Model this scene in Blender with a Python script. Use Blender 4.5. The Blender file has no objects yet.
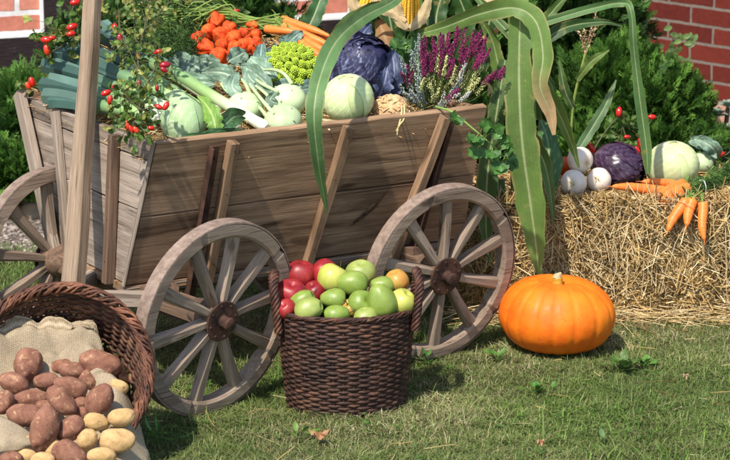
import bpy, math, random
import numpy as np
from mathutils import Matrix, Vector
R = math.radians
random.seed(7); rng = np.random.default_rng(7)
scene = bpy.context.scene
col = scene.collection
# ------------------------------------------------ camera
FPX, PITCH, CAMH = 2200.0, 13.5, 1.7
cam_data = bpy.data.cameras.new('camera'); cam = bpy.data.objects.new('camera', cam_data); col.objects.link(cam)
cam.location = (0, 0, CAMH); cam.rotation_euler = (R(90-PITCH), 0, 0)
cam_data.sensor_width = 36; cam_data.lens = 36*FPX/730
cam_data.clip_start = .1; cam_data.clip_end = 300
cam_data.dof.use_dof = True; cam_data.dof.focus_distance = 5.55; cam_data.dof.aperture_fstop = 10
scene.camera = cam
# ------------------------------------------------ sky, sun, exposure
SUN = Vector((-.28, -.52, .80)).normalized()
world = bpy.data.worlds.new('World'); scene.world = world; world.use_nodes = True
wn = world.node_tree; bg = wn.nodes['Background']
sky = wn.nodes.new('ShaderNodeTexSky'); sky.sky_type = 'NISHITA'; sky.sun_disc = False
sky.sun_elevation = math.asin(SUN.z); sky.sun_rotation = math.atan2(SUN.x, SUN.y)
wn.links.new(sky.outputs[0], bg.inputs[0]); bg.inputs[1].default_value = .15
sl = bpy.data.lights.new('sun', 'SUN'); sl.energy = 4.3; sl.angle = R(1.2); sl.color = (1, .93, .82)
so = bpy.data.objects.new('sun', sl); col.objects.link(so)
so.rotation_euler = SUN.to_track_quat('Z', 'Y').to_euler(); so.location = (-3, -3, 6)
scene.view_settings.view_transform = 'Standard'; scene.view_settings.look = 'None'
scene.view_settings.exposure = 0.48; scene.view_settings.gamma = 1
scene.view_settings.use_curve_mapping = False
scene.render.engine = 'CYCLES'
scene.cycles.max_bounces = 6; scene.cycles.diffuse_bounces = 3; scene.cycles.glossy_bounces = 2
scene.cycles.transmission_bounces = 3; scene.cycles.transparent_max_bounces = 8
# ------------------------------------------------ photo geometry -> metres
cp, sp_ = math.cos(R(PITCH)), math.sin(R(PITCH))
def P(x, y, Y=None, Z=None):
    "point of the place seen towards (x, y) at distance Y down the garden, or at height Z"
    d = np.array([x-365, FPX*cp + (230-y)*sp_, -FPX*sp_ + (230-y)*cp])
    t = Y/d[1] if Y is not None else (Z-CAMH)/d[2]
    return np.array([0, 0, CAMH]) + d*t
def mpp(Y, Z=.5): return (Y*cp + (CAMH-Z)*sp_)/FPX      # metres per photo pixel there
CAMP = np.array([0, 0, CAMH])
UPV = np.array([0, sp_, cp]); RIGHT = np.array([1., 0, 0]); BACK = np.array([0, -cp, sp_])
# ------------------------------------------------ mesh helpers
def nrm(v):
    v = np.asarray(v, float); n = np.linalg.norm(v, axis=-1, keepdims=True); return v/np.maximum(n, 1e-9)
def snoise(p, f=1., seed=0, n=7):
    g = np.random.default_rng(seed+100); p = np.asarray(p)
    o = np.zeros(p.shape[:-1])
    for i in range(n):
        d = nrm(g.normal(size=3))*f*g.uniform(.6, 1.7); o += np.sin(p@d*6.283 + g.uniform(0, 6.28))
    return o/n*1.6
class MB:
    def __init__(s): s.v = []; s.q = []; s.t = []; s.c = []; s.n = 0
    def add(s, v, f, c=(1, 1, 1)):
        v = np.asarray(v, float).reshape(-1, 3); f = np.asarray(f, int)
        if f.size:
            (s.q if f.shape[1] == 4 else s.t).append(f + s.n)
        c = np.asarray(c, float)
        if c.ndim == 1: c = np.tile(c, (len(v), 1))
        s.v.append(v); s.c.append(c); s.n += len(v); return s
    def build(s, name, mat, parent=None, W=None, smooth=True):
        me = bpy.data.meshes.new(name)
        v = np.concatenate(s.v); c = np.concatenate(s.c)
        if W is None:
            o_ = v.mean(0) if parent is not None else np.array([v[:, 0].mean(), v[:, 1].mean(), v[:, 2].min()])
            W = Matrix.Translation(Vector(o_)); v = v - o_
        me.vertices.add(len(v)); me.vertices.foreach_set('co', v.ravel())
        q = np.concatenate(s.q) if s.q else np.zeros((0, 4), int); t = np.concatenate(s.t) if s.t else np.zeros((0, 3), int)
        li = np.concatenate([q.ravel(), t.ravel()]).astype(np.int32)
        me.loops.add(len(li)); me.loops.foreach_set('vertex_index', li)
        np_ = len(q)+len(t); me.polygons.add(np_)
        ls = np.concatenate([np.arange(len(q))*4, len(q)*4+np.arange(len(t))*3]).astype(np.int32)
        me.polygons.foreach_set('loop_start', ls)
        me.polygons.foreach_set('use_smooth', np.full(np_, smooth))
        me.update(calc_edges=True)
        a = me.color_attributes.new('Col', 'FLOAT_COLOR', 'POINT')
        a.data.foreach_set('color', np.concatenate([c, np.ones((len(c), 1))], 1).astype(np.float32).ravel())
        me.validate()
        me.materials.append(mat)
        o = bpy.data.objects.new(name, me); col.objects.link(o)
        place(o, parent, W); return o
WM = {}
def place(o, parent, W):
    W = Matrix(W); o.matrix_basis = W; WM[o.name] = W
    if parent is not None:
        o.parent = parent; o.matrix_parent_inverse = WM[parent.name].inverted()
def tag(o, label=None, cat=None, group=None, kind=None):
    if label: o['label'] = label
    if cat: o['category'] = cat
    if group: o['group'] = group
    if kind: o['kind'] = kind
    return o
def thing(name, label, cat, loc, group=None):
    o = bpy.data.objects.new(name, None); col.objects.link(o); o.empty_display_size = .05
    place(o, None, Matrix.Translation(Vector(loc))); return tag(o, label, cat, group)
def frame(o, x, z=(0, 0, 1)):
    "4x4 with local X along x, local Z near z"
    x = nrm(x); y = nrm(np.cross(z, x)); z = np.cross(x, y)
    M = np.eye(4); M[:3, 0] = x; M[:3, 1] = y; M[:3, 2] = z; M[:3, 3] = o; return Matrix(M.tolist())
def copyobj(src, W, parent=None):
    c = src.copy(); col.objects.link(c); place(c, parent, W)
    for k in ('label', 'category', 'group', 'kind'):
        if k in c: del c[k]
    for ch in src.children:
        d = ch.copy(); col.objects.link(d); d.parent = c; WM[d.name] = WM[c.name] @ ch.matrix_parent_inverse @ ch.matrix_basis
    return c
def grid_faces(n, m, wrap=False, off=0):
    i = np.arange(n-1)[:, None]; j = np.arange(m if wrap else m-1)[None]
    a = i*m+j; b = i*m+(j+1) % m; return np.stack([a, b, b+m, a+m], -1).reshape(-1, 4)+off
def crom(pts, n):
    "smooth curve through the rows of pts"
    p = np.asarray(pts, float); p = np.vstack([2*p[0]-p[1], p, 2*p[-1]-p[-2]])
    k = len(p)-3; t = np.linspace(0, k-1e-6, n); i = t.astype(int); f = (t-i)[:, None]
    a, b, c, d = p[i], p[i+1], p[i+2], p[i+3]
    return .5*((2*b)+(-a+c)*f+(2*a-5*b+4*c-d)*f**2+(-a+3*b-3*c+d)*f**3)
def frames(path):
    t = nrm(np.gradient(path, axis=0)); n = np.zeros_like(t)
    u = np.array([0, 0, 1.]) if abs(t[0, 2]) < .9 else np.array([1., 0, 0])
    u = nrm(u-t[0]*np.dot(u, t[0]))
    for i in range(len(t)):
        u = nrm(u-t[i]*np.dot(u, t[i])); n[i] = u
    return t, n, np.cross(t, n)
def tube(mb, path, r, k=6, c=(1, 1, 1), flat=1., cap=True):
    path = np.asarray(path, float); r = np.broadcast_to(np.asarray(r, float), (len(path),))
    t, n, b = frames(path); a = np.linspace(0, 2*math.pi, k, endpoint=False)
    v = path[:, None]+r[:, None, None]*(np.cos(a)[None, :, None]*n[:, None]+flat*np.sin(a)[None, :, None]*b[:, None])
    N = len(path); V = v.reshape(-1, 3); c = np.asarray(c, float)
    if c.ndim == 2: C = np.repeat(c, k, 0)
    else: C = np.tile(c, (N*k, 1))
    base = mb.n; mb.add(V, grid_faces(N, k, True), C)
    if cap:
        for e, rev in ((0, True), (N-1, False)):
            idx = np.arange(k); ring = V[e*k:(e+1)*k]
            f = np.stack([idx, (idx+1) % k, np.full(k, k)], 1); f = f[:, ::-1] if rev else f
            mb.add(np.vstack([ring, path[e]]), f, C[e*k])
def ribbon(mb, path, w, c, side=None, fold=.15, nc=5, twist=0, rib=None, wave=0, seed=0, rag=1., dry=None):
    "long leaf blade: path, half-widths w, colour c, pale rib, V fold"
    path = np.asarray(path, float); N = len(path); t = nrm(np.gradient(path, axis=0))
    if side is None:
        sd = nrm(np.cross(t, nrm(CAMP-path)))
    else: sd = nrm(np.asarray(side)-t*(t@np.asarray(side, float))[:, None] if np.ndim(side) == 1 else side)
    up = np.cross(sd, t); tw = np.broadcast_to(twist, (N,))[:, None]
    s2 = sd*np.cos(tw)+up*np.sin(tw); u2 = -sd*np.sin(tw)+up*np.cos(tw)
    a = np.linspace(-1, 1, nc)
    g = np.random.default_rng(seed); L = np.linspace(0, 1, N)
    wv = wave*np.sin(L*g.uniform(14, 20)+g.uniform(0, 6))
    w = np.asarray(w)[:, None, None]*(1+rag*(.05*np.sin(L*37+seed)+.03*np.sin(L*83+seed*2)-.10*(g.random(N) < .05)))[:, None, None]; A = a[None, :, None]
    v = path[:, None]+w*(A*s2[:, None]+(fold*np.abs(A)+(wv[:, None, None]*A**2*np.sign(A)))*u2[:, None])
    cc = np.tile(np.asarray(c, float), (N, nc, 1)) if np.ndim(c) == 1 else np.repeat(np.asarray(c)[:, None], nc, 1)
    if rib is not None:
        m = (np.abs(a) < .06)[None, :, None]; m2 = np.clip(1-np.abs(a)/.12, 0, 1)[None, :, None]
        cc = cc*(1-m2)+np.asarray(rib)*m2
        st = (np.sin(a*46)*.05+np.sin(a*27+1)*.05+1)[None, :, None]; cc = cc*st*(1+.10*snoise(v, 14, seed)+.06*snoise(v, 40, seed+1))[..., None]
    if dry is not None: e = np.clip((np.abs(a)-.80)/.2, 0, 1)[None, :]*np.clip(snoise(v, 9, seed+4)*1.5+.3, 0, 1); cc = cc*(1-e[..., None]*.7)+np.asarray(dry)*e[..., None]*.7
    mb.add(v.reshape(-1, 3), grid_faces(N, nc), cc.reshape(-1, 3))
def lathe(mb, prof, k=32, c=(1, 1, 1), rib=None, o=(0, 0, 0)):
    prof = np.asarray(prof, float); a = np.linspace(0, 2*math.pi, k, endpoint=False)
    rr = prof[:, :1]*np.ones(k)
    if rib is not None: rr = rr*rib(a[None], prof[:, 1:2])
    v = np.stack([rr*np.cos(a), rr*np.sin(a), np.repeat(prof[:, 1:2], k, 1)], -1)+np.asarray(o)
    c = np.asarray(c, float)
    if c.ndim == 2: c = np.repeat(c, k, 0)
    mb.add(v.reshape(-1, 3), grid_faces(len(prof), k, True)[:, ::-1] if prof[0, 1] > prof[-1, 1] else grid_faces(len(prof), k, True), c)
def sphere_pts(nu=24, nv=16):
    th = np.linspace(0.001, math.pi-.001, nv)[:, None]; ph = np.linspace(0, 2*math.pi, nu, endpoint=False)[None]
    return np.stack([np.sin(th)*np.cos(ph), np.sin(th)*np.sin(ph), np.cos(th)+0*ph], -1)
def ball(mb, o, rad, c=(1, 1, 1), nu=24, nv=16, bump=0, bf=2, seed=0, M=None, fn=None, cfn=None):
    s = sphere_pts(nu, nv); d = s.copy(); k = 1+bump*snoise(s, bf, seed) if bump else np.ones(s.shape[:2])
    d = d*k[..., None]
    if fn is not None: d = fn(d)
    d = d*np.asarray(rad)
    if M is not None: d = d@np.asarray(M).T
    C = cfn(s) if cfn is not None else np.tile(np.asarray(c, float), (nv, nu, 1))
    mb.add((d+np.asarray(o)).reshape(-1, 3), grid_faces(nv, nu, True)[:, ::-1], C.reshape(-1, 3))
def slab(mb, quad, th, n=None, seg=10, c=(1, 1, 1), wob=.0012, seed=0):
    """board between 4 corners (p00,p10,p11,p01), thickness th along n, long edges slightly worn"""
    p00, p10, p11, p01 = [np.asarray(p, float) for p in quad]
    if n is None: n = nrm(np.cross(p10-p00, p01-p00))
    b = .0022; s = np.linspace(0, 1, seg+1)[:, None]
    lo = p00+(p10-p00)*s; hi = p01+(p11-p01)*s; up = nrm(hi-lo)
    w1 = snoise(lo, 5, seed)[:, None]*wob; w2 = snoise(hi, 5, seed+1)[:, None]*wob
    lo = lo+up*w1; hi = hi+up*w2
    ring = [lo+n*b, lo+up*b, hi-up*b, hi+n*b, hi+n*(th-b), hi-up*b+n*th, lo+up*b+n*th, lo+n*(th-b)]
    v = np.stack(ring, 1); mb.add(v.reshape(-1, 3), grid_faces(seg+1, 8, True), c)
    for e, rev in ((0, 0), (seg, 1)):
        f = np.array([[0, 1, 2, 3], [0, 3, 4, 7], [7, 4, 5, 6]]); mb.add(v[e], f if not rev else f[:, ::-1], c)
def plank(name, quad, th, mat, parent, n=None, seg=10, seed=0, wob=.0012):
    q = [np.asarray(p, float) for p in quad]
    if n is None: n = nrm(np.cross(q[1]-q[0], q[3]-q[0]))
    W = frame(q[0], q[1]-q[0], n); Wi = np.array(W.inverted())
    loc = [(Wi[:3, :3]@p)+Wi[:3, 3] for p in q]
    mb = MB(); slab(mb, loc, th, Wi[:3, :3]@np.asarray(n), seg, seed=seed, wob=wob)
    return mb.build(name, mat, parent, W, smooth=False)
def beam(name, a, b, w, h, mat, parent, up=(0, 0, 1), w2=None, h2=None, seg=8, seed=0, wob=.001):
    "squared timber from a to b (centre line), width w across, h along up; tapers to w2, h2"
    a = np.asarray(a, float); b = np.asarray(b, float); L = np.linalg.norm(b-a); W = frame(a, b-a, up)
    w2 = w if w2 is None else w2; h2 = h if h2 is None else h2
    mb = MB(); s = np.linspace(0, 1, seg+1); bv = .0025
    ring = []
    for cy, cz in ((-1, -1), (1, -1), (1, 1), (-1, 1)):
        for (fy, fz) in (((0, 1) if cy*cz > 0 else (1, 0)), ((1, 0) if cy*cz > 0 else (0, 1))):
            y = cy*((w+(w2-w)*s)/2-bv*fy); z = cz*((h+(h2-h)*s)/2-bv*fz)
            q = np.stack([s*L, y, z], 1); q[:, 1] += snoise(q, 4, seed)*wob; q[:, 2] += snoise(q, 4, seed+5)*wob
            ring.append(q)
    v = np.stack(ring, 1); mb.add(v.reshape(-1, 3), grid_faces(seg+1, 8, True))
    for e, rev in ((0, 0), (seg, 1)):
        f = np.array([[0, 1, 2, 3], [0, 3, 4, 7], [7, 4, 5, 6]]); mb.add(v[e], f if rev else f[:, ::-1])
    return mb.build(name, mat, parent, W, smooth=False)
# ------------------------------------------------ materials
def lin(r, g, b, k=1.):
    f = lambda u: ((u/255+.055)/1.055)**2.4 if u > 10 else u/255/12.92
    return (f(r)*k, f(g)*k, f(b)*k)
class NT:
    def __init__(s, name):
        s.m = bpy.data.materials.new(name); s.m.use_nodes = True; s.t = s.m.node_tree; s.b = s.t.nodes['Principled BSDF']
        s.tc = s.t.nodes.new('ShaderNodeTexCoord'); s.out = s.t.nodes['Material Output']
    def N(s, ty, **kw):
        n = s.t.nodes.new(ty)
        for k, v in kw.items():
            if k in n.inputs: n.inputs[k].default_value = v
            else: setattr(n, k, v)
        return n
    def L(s, a, b): s.t.links.new(a, b)
    def map(s, scale, coord='Object', rnd=True, rot=(0, 0, 0)):
        m = s.N('ShaderNodeMapping'); m.inputs['Scale'].default_value = scale; m.inputs['Rotation'].default_value = rot
        src = s.tc.outputs[coord]
        if rnd:
            oi = s.N('ShaderNodeObjectInfo'); a = s.N('ShaderNodeVectorMath', operation='MULTIPLY_ADD')
            a.inputs[1].default_value = (1, 1, 1); mu = s.N('ShaderNodeMath', operation='MULTIPLY'); mu.inputs[1].default_value = 37.
            s.L(oi.outputs['Random'], mu.inputs[0]); s.L(src, a.inputs[0]); s.L(mu.outputs[0], a.inputs[2]); src = a.outputs[0]
        s.L(src, m.inputs['Vector']); return m.outputs[0]
    def noise(s, vec, scale, detail=5, rough=.6, dist=0):
        n = s.N('ShaderNodeTexNoise'); n.inputs['Scale'].default_value = scale; n.inputs['Detail'].default_value = detail
        n.inputs['Roughness'].default_value = rough; n.inputs['Distortion'].default_value = dist; s.L(vec, n.inputs['Vector']); return n.outputs['Fac']
    def ramp(s, f, stops, interp='LINEAR'):
        r = s.N('ShaderNodeValToRGB'); e = r.color_ramp.elements; r.color_ramp.interpolation = interp
        while len(e) < len(stops): e.new(.5)
        for i, (p, c) in enumerate(stops): e[i].position = p; e[i].color = (*c, 1) if len(c) == 3 else c
        s.L(f, r.inputs[0]); return r.outputs[0]
    def mix(s, f, a, b, mode='MIX'):
        m = s.N('ShaderNodeMix', data_type='RGBA', blend_type=mode)
        for i, v in ((0, f), (6, a), (7, b)):
            if isinstance(v, (int, float)): m.inputs[i].default_value = v
            elif isinstance(v, tuple): m.inputs[i].default_value = (*v, 1)
            else: s.L(v, m.inputs[i])
        return m.outputs[2]
    def col(s, c): 
        if isinstance(c, tuple): s.b.inputs['Base Color'].default_value = (*c, 1)
        else: s.L(c, s.b.inputs['Base Color'])
    def bump(s, h, st=.5, d=.01, prev=None):
        b = s.N('ShaderNodeBump'); b.inputs['Strength'].default_value = st; b.inputs['Distance'].default_value = d
        s.L(h, b.inputs['Height'])
        if prev is not None: s.L(prev, b.inputs['Normal'])
        s.L(b.outputs[0], s.b.inputs['Normal']); return b.outputs[0]
    def attr(s): a = s.N('ShaderNodeAttribute'); a.attribute_name = 'Col'; return a.outputs['Color']
    def rough(s, r, spec=.5): s.b.inputs['Roughness'].default_value = r; s.b.inputs['Specular IOR Level'].default_value = spec
    def translucent(s, fac, c):
        tr = s.N('ShaderNodeBsdfTranslucent'); mx = s.N('ShaderNodeMixShader'); mx.inputs[0].default_value = fac
        if isinstance(c, tuple): tr.inputs[0].default_value = (*c, 1)
        else: s.L(c, tr.inputs[0])
        s.L(s.b.outputs[0], mx.inputs[1]); s.L(tr.outputs[0], mx.inputs[2]); s.L(mx.outputs[0], s.out.inputs['Surface'])
def rand_val(n, lo, hi):
    oi = n.N('ShaderNodeObjectInfo'); m = n.N('ShaderNodeMapRange'); m.inputs[3].default_value = lo; m.inputs[4].default_value = hi
    n.L(oi.outputs['Random'], m.inputs[0]); return m.outputs[0]
def wood(name, dark, mid, light, stain=.5, rough=.85):
    n = NT(name)
    v = n.map((1.2, 26, 26)); g = n.noise(v, 2.2, 8, .68, .35)
    v2 = n.map((.9, 9, 9)); g2 = n.noise(v2, 1.6, 4, .6, 1.2)
    fine = n.noise(n.map((6, 240, 240)), 1.6, 4, .7)
    c = n.ramp(g, [(.25, dark), (.5, mid), (.72, light)])
    c = n.mix(.32, c, n.ramp(fine, [(.3, tuple(x*.55 for x in dark)), (.6, light)]), 'MIX')
    blot = n.ramp(g2, [(.36, (0.30, .27, .25)), (.52, (1, 1, 1))]); c = n.mix(stain, c, blot, 'MULTIPLY')
    # knots and nail rust: sparse dark ovals
    wp = n.N('ShaderNodeVectorMath', operation='MULTIPLY_ADD'); nn_ = n.N('ShaderNodeTexNoise'); nn_.inputs['Scale'].default_value = 2.; mp_ = n.map((3.4, 12, 12)); n.L(mp_, nn_.inputs['Vector']); n.L(nn_.outputs['Color'], wp.inputs[0]); wp.inputs[1].default_value = (.6, .6, .6); n.L(mp_, wp.inputs[2])
    vo = n.N('ShaderNodeTexVoronoi'); vo.inputs['Scale'].default_value = 1; n.L(wp.outputs[0], vo.inputs['Vector'])
    kn = n.ramp(vo.outputs['Distance'], [(.0, (.16, .12, .10)), (.10, (.35, .3, .27)), (.17, (1, 1, 1))])
    c = n.mix(.75, c, kn, 'MULTIPLY')
    big = n.noise(n.map((1, 1, 1)), 5, 3, .5); c = n.mix(.5, c, n.ramp(big, [(.3, (.66, .6, .56)), (.7, (1.15, 1.12, 1.1))]), 'MULTIPLY')
    crack = n.ramp(n.noise(n.map((1.6, 70, 70)), 2.0, 4, .55, .25), [(.33, (0, 0, 0)), (.37, (1, 1, 1))]); c = n.mix(.5, c, n.ramp(crack, [(0, (.3, .24, .2)), (1, (1, 1, 1))]), 'MULTIPLY')
    hs = n.N('ShaderNodeHueSaturation'); n.L(c, hs.inputs['Color']); n.L(rand_val(n, .82, 1.16), hs.inputs['Value'])
    n.col(hs.outputs[0]); n.rough(rough, .25)
    p = n.bump(g, .5, .004); p = n.bump(fine, .35, .002, p); n.bump(crack, .7, .003, p); return n.m
def simple(name, c1, c2, scale=6, rough=.6, spec=.4, bump=.0, bs=40, bd=.002, stretch=(1, 1, 1), vary=.1, attr=False, trans=0, detail=5, lo=.35, hi=.65, sss=0):
    n = NT(name); f = n.noise(n.map(stretch), scale, detail, .6)
    c = n.ramp(f, [(lo, c1), (hi, c2)])
    if attr: c = n.mix(1., c, n.attr(), 'MULTIPLY')
    if vary:
        hs = n.N('ShaderNodeHueSaturation'); n.L(c, hs.inputs['Color']); n.L(rand_val(n, 1-vary, 1+vary), hs.inputs['Value']); c = hs.outputs[0]
    n.col(c); n.rough(rough, spec)
    if sss: n.b.inputs['Subsurface Weight'].default_value = sss; n.b.inputs['Subsurface Radius'].default_value = (.012, .008, .004); n.b.inputs['Subsurface Scale'].default_value = .6
    if bump: n.bump(n.noise(n.map(stretch), bs, 4, .6), bump, bd)
    if trans: n.translucent(trans, c)
    return n.m
W_ONE = (1, 1, 1)
M = {}
M['wood_end'] = wood('weathered_grey_wood', lin(100, 86, 75), lin(150, 135, 121), lin(178, 164, 150), .7)
M['wood_side'] = wood('weathered_brown_wood', lin(88, 64, 46), lin(148, 118, 90), lin(180, 150, 120), .75)
M['wood_pole'] = wood('bare_pole_wood', lin(112, 92, 74), lin(156, 135, 113), lin(180, 160, 138), .5)
M['wood_wheel'] = wood('wheel_wood', lin(106, 88, 74), lin(150, 132, 115), lin(174, 156, 138), .45)
M['wood_dark'] = wood('old_dark_wood', lin(70, 52, 42), lin(110, 88, 72), lin(140, 116, 98), .6)
M['rust'] = simple('rusty_iron', lin(48, 33, 27), lin(90, 62, 49), 26, .8, .3, .6, 120, .002)
M['tyre'] = simple('worn_iron_tyre', lin(108, 90, 78), lin(150, 130, 116), 60, .75, .35, .7, 160, .002, lo=.3, hi=.7)
M['leafy'] = simple('green_leaf', (.75, .75, .75), (1.15, 1.15, 1.1), 18, .5, .4, .3, 90, .002, attr=True, trans=.25)
M['corn_leaf0'] = simple('corn_leaf', (.78, .8, .8), (1.1, 1.1, 1.05), 9, .45, .45, .25, 60, .002, attr=True, trans=.22)
M['waxy'] = simple('waxy_leaf', (.82, .82, .82), (1.1, 1.1, 1.1), 10, .5, .4, .25, 50, .002, attr=True, trans=.1)
M['plain'] = simple('matte_plant', (.85, .85, .85), (1.1, 1.1, 1.1), 20, .65, .3, .2, 120, .001, attr=True)
M['straw'] = simple('straw', (.8, .8, .8), (1.1, 1.1, 1.1), 12, .7, .15, 0, attr=True, vary=0, trans=.12)
M['grass'] = simple('grass_blade', (.8, .8, .8), (1.12, 1.12, 1.1), 3, .55, .3, 0, attr=True, vary=0, trans=.25)
M['needle'] = simple('conifer_spray', (.8, .8, .8), (1.15, 1.15, 1.1), 5, .6, .3, 0, attr=True, vary=0, trans=.2)
M['gloss'] = simple('glossy_skin', (.9, .9, .9), (1.06, 1.06, 1.06), 14, .3, .5, .06, 60, .001, attr=True)

def cornmat():
    n = NT('corn_leaf'); c = n.attr(); v = n.map((1, 1, 1))
    dry = n.ramp(n.noise(v, 22, 6, .7), [(.60, (0, 0, 0)), (.68, (1, 1, 1))]); k = n.mix(.5, (0, 0, 0), dry); c = n.mix(k, c, lin(176, 156, 96))
    c = n.mix(.5, c, n.ramp(n.noise(v, 8, 4), [(.3, (.62, .68, .6)), (.7, (1.25, 1.2, 1.1))]), 'MULTIPLY')
    n.col(c); n.rough(.5, .35); n.bump(n.noise(v, 45, 5, .6), .5, .004); n.translucent(.32, c); return n.m
M['corn_leaf'] = cornmat()
# ================================================ SETTING: ground
def ground():
    n = NT('lawn_soil'); v = n.map((1, 1, 1), rnd=False)
    c = n.ramp(n.noise(v, 3, 6), [(.35, (.055, .075, .022)), (.5, (.10, .10, .045)), (.65, (.16, .135, .075))])
    c = n.mix(.5, c, n.ramp(n.noise(v, 90, 4), [(.35, (.03, .035, .012)), (.65, (.2, .2, .09))]))
    n.col(c); n.rough(.95, .1); n.bump(n.noise(v, 60, 5), .8, .02)
    m = MB(); xs = np.linspace(-40, 40, 81); ys = np.linspace(-10, 60, 71)
    X, Y = np.meshgrid(xs, ys); m.add(np.stack([X, Y, 0*X], -1).reshape(-1, 3), grid_faces(71, 81))
    tag(m.build('ground', n.m, W=Matrix.Identity(4)), kind='structure')
    n = NT('garden_soil'); v = n.map((1, 1, 1), rnd=False)
    vo = n.N('ShaderNodeTexVoronoi'); vo.inputs['Scale'].default_value = 55; n.L(v, vo.inputs['Vector'])
    c = n.ramp(n.noise(v, 30, 6), [(.3, (.06, .045, .035)), (.7, (.2, .165, .13))])
    c = n.mix(.6, c, n.ramp(vo.outputs['Color'], [(.2, (.09, .07, .055)), (.9, (.36, .32, .28))]))
    n.col(c); n.rough(.95, .1); n.bump(vo.outputs['Distance'], 1., .012)
    m = MB(); xs = np.linspace(-12, 12, 40); ys = np.linspace(6.62, 14, 20); X, Y = np.meshgrid(xs, ys)
    Y[0] += snoise(np.stack([X[0], X[0]*0, X[0]*0], -1), .8, 3)*.12
    m.add(np.stack([X, Y, 0*X+.006], -1).reshape(-1, 3), grid_faces(20, 40)); tag(m.build('flower_bed', n.m, W=Matrix.Identity(4)), kind='structure')
ground()
def blades(N, xr, yr, hr, wr, cols, probs, lean=.6, seed=1, keep=None):
    g = np.random.default_rng(seed); x = g.uniform(*xr, N); y = g.uniform(*yr, N)
    cl = snoise(np.stack([x, y, 0*x], -1), 2.6, seed); cl2 = snoise(np.stack([x, y, 0*x], -1), 9, seed+9)
    k = g.uniform(-1.6, 1.2, N) < cl*.5+cl2*.5+.7
    if keep is not None: k &= keep(x, y)
    x, y, cl, cl2 = x[k], y[k], cl[k], cl2[k]; N = len(x)
    h = g.uniform(*hr, N)*(1+.35*cl2+.15*cl)*np.where(g.random(N) < .06, 1.7, 1); w = g.uniform(*wr, N)
    a = g.uniform(0, 6.283, N); d = np.stack([np.cos(a), np.sin(a)], 1); ln = g.uniform(.1, 1, N)**1.1*lean*2
    base = np.stack([x, y, np.zeros(N)], 1)
    sd = np.stack([-d[:, 1], d[:, 0], np.zeros(N)], 1)*w[:, None]
    V = []
    for s in (0, .4, .75, 1.):
        horiz = ln*h*s**1.8; z = h*(s-.35*np.minimum(ln, 1.3)*s**2.2)
        p = base+np.stack([d[:, 0]*horiz, d[:, 1]*horiz, z], 1)
        if s < 1: ww = 1-.55*s; V += [p-sd*ww, p+sd*ww]
        else: V += [p]
    v = np.stack(V, 1).reshape(-1, 3); o = (np.arange(N)*7)[:, None]
    q = np.concatenate([o+np.array([[0, 1, 3, 2]]), o+np.array([[2, 3, 5, 4]])]); t = o+np.array([[4, 5, 6]])
    dryp = np.clip(.5+.5*snoise(np.stack([x, y, 0*x], -1), 1.3, 77)+.25*cl2, 0, 1)
    ci = np.array([g.choice(len(cols), p=None) if 0 else 0 for _ in range(1)])
    r = g.random(N); cum = np.cumsum(probs); idx = np.searchsorted(cum/cum[-1], np.clip(r*.66+dryp*.42-.03, 0, .999))
    c = np.asarray(cols)[idx]*g.uniform(.75, 1.25, (N, 1)); C = np.repeat(c, 7, 0)
    m = MB(); m.add(v, q, C); m.t.append(t); return m
GC = [(.075, .14, .030), (.125, .195, .046), (.19, .245, .070), (.28, .29, .12), (.42, .37, .19), (.55, .48, .30)]
def lawn_keep(x, y): return np.abs(x) < (y*.188+.32)
m = blades(240000, (-1.45, 1.45), (4.42, 6.25), (.010, .026), (.0006, .0014), GC, [.18, .26, .22, .13, .12, .09], lean=1.1, keep=lawn_keep)
tag(m.build('grass', M['grass'], W=Matrix.Identity(4)), kind='stuff', label='short green lawn grass mixed with dry blades', cat='grass')
m = blades(9000, (-1.3, 1.3), (4.42, 6.1), (.022, .045), (.0014, .0026), [(.10, .2, .03), (.16, .26, .05), (.3, .3, .12)], [.5, .4, .1], lean=1.0, seed=12, keep=lambda x, y: lawn_keep(x, y) & (snoise(np.stack([x, y, 0*x], -1), 1.7, 21) > .25))
tag(m.build('grass_tufts', M['grass'], W=Matrix.Identity(4)), kind='stuff', label='taller coarse grass tufts growing through the lawn', cat='grass')
m = blades(42000, (-1.6, 1.6), (6.25, 6.85), (.015, .035), (.001, .0018), GC, [.3, .35, .2, .08, .05, .02], seed=3, keep=lawn_keep)
tag(m.build('grass', M['grass'], W=Matrix.Identity(4)), kind='stuff', label='shaded lawn grass behind the cart', cat='grass')
def straws(N, pos, dirs, L, w, cols, seed=0, bend=.15, w3=3):
    "thin bent stalks; pos, dirs arrays"
    g = np.random.default_rng(seed); pos = np.asarray(pos); d = nrm(dirs); N = len(pos)
    L = np.broadcast_to(L, (N,)); w = np.broadcast_to(w, (N,))
    s1 = nrm(np.cross(d, g.normal(size=(N, 3)))); s2 = np.cross(d, s1)
    b = nrm(g.normal(size=(N, 3)))*bend*(g.random((N, 1))**1.5)
    V = []
    for s in (-.5, 0., .5):
        p = pos+d*(s*L)[:, None]+b*(L*(.25-s*s)*2)[:, None]
        for k in range(3):
            an = k*2.094; V.append(p+(s1*math.cos(an)+s2*math.sin(an)*.6)*w[:, None])
    v = np.stack(V, 1).reshape(-1, 3); o = (np.arange(N)*9)[:, None]; q = []
    for a in (0, 3):
        for k in range(3): q.append(o+np.array([[a+k, a+(k+1) % 3, a+3+(k+1) % 3, a+3+k]]))
    c = np.asarray(cols)[g.integers(0, len(cols), N)]*g.uniform(.7, 1.2, (N, 1))
    m = MB(); m.add(v, np.concatenate(q), np.repeat(c, 9, 0)); return m
SC = [(.64, .44, .18), (.76, .56, .28), (.40, .25, .09), (.85, .68, .40), (.54, .36, .14), (.22, .125, .045), (.70, .48, .20)]
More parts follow.
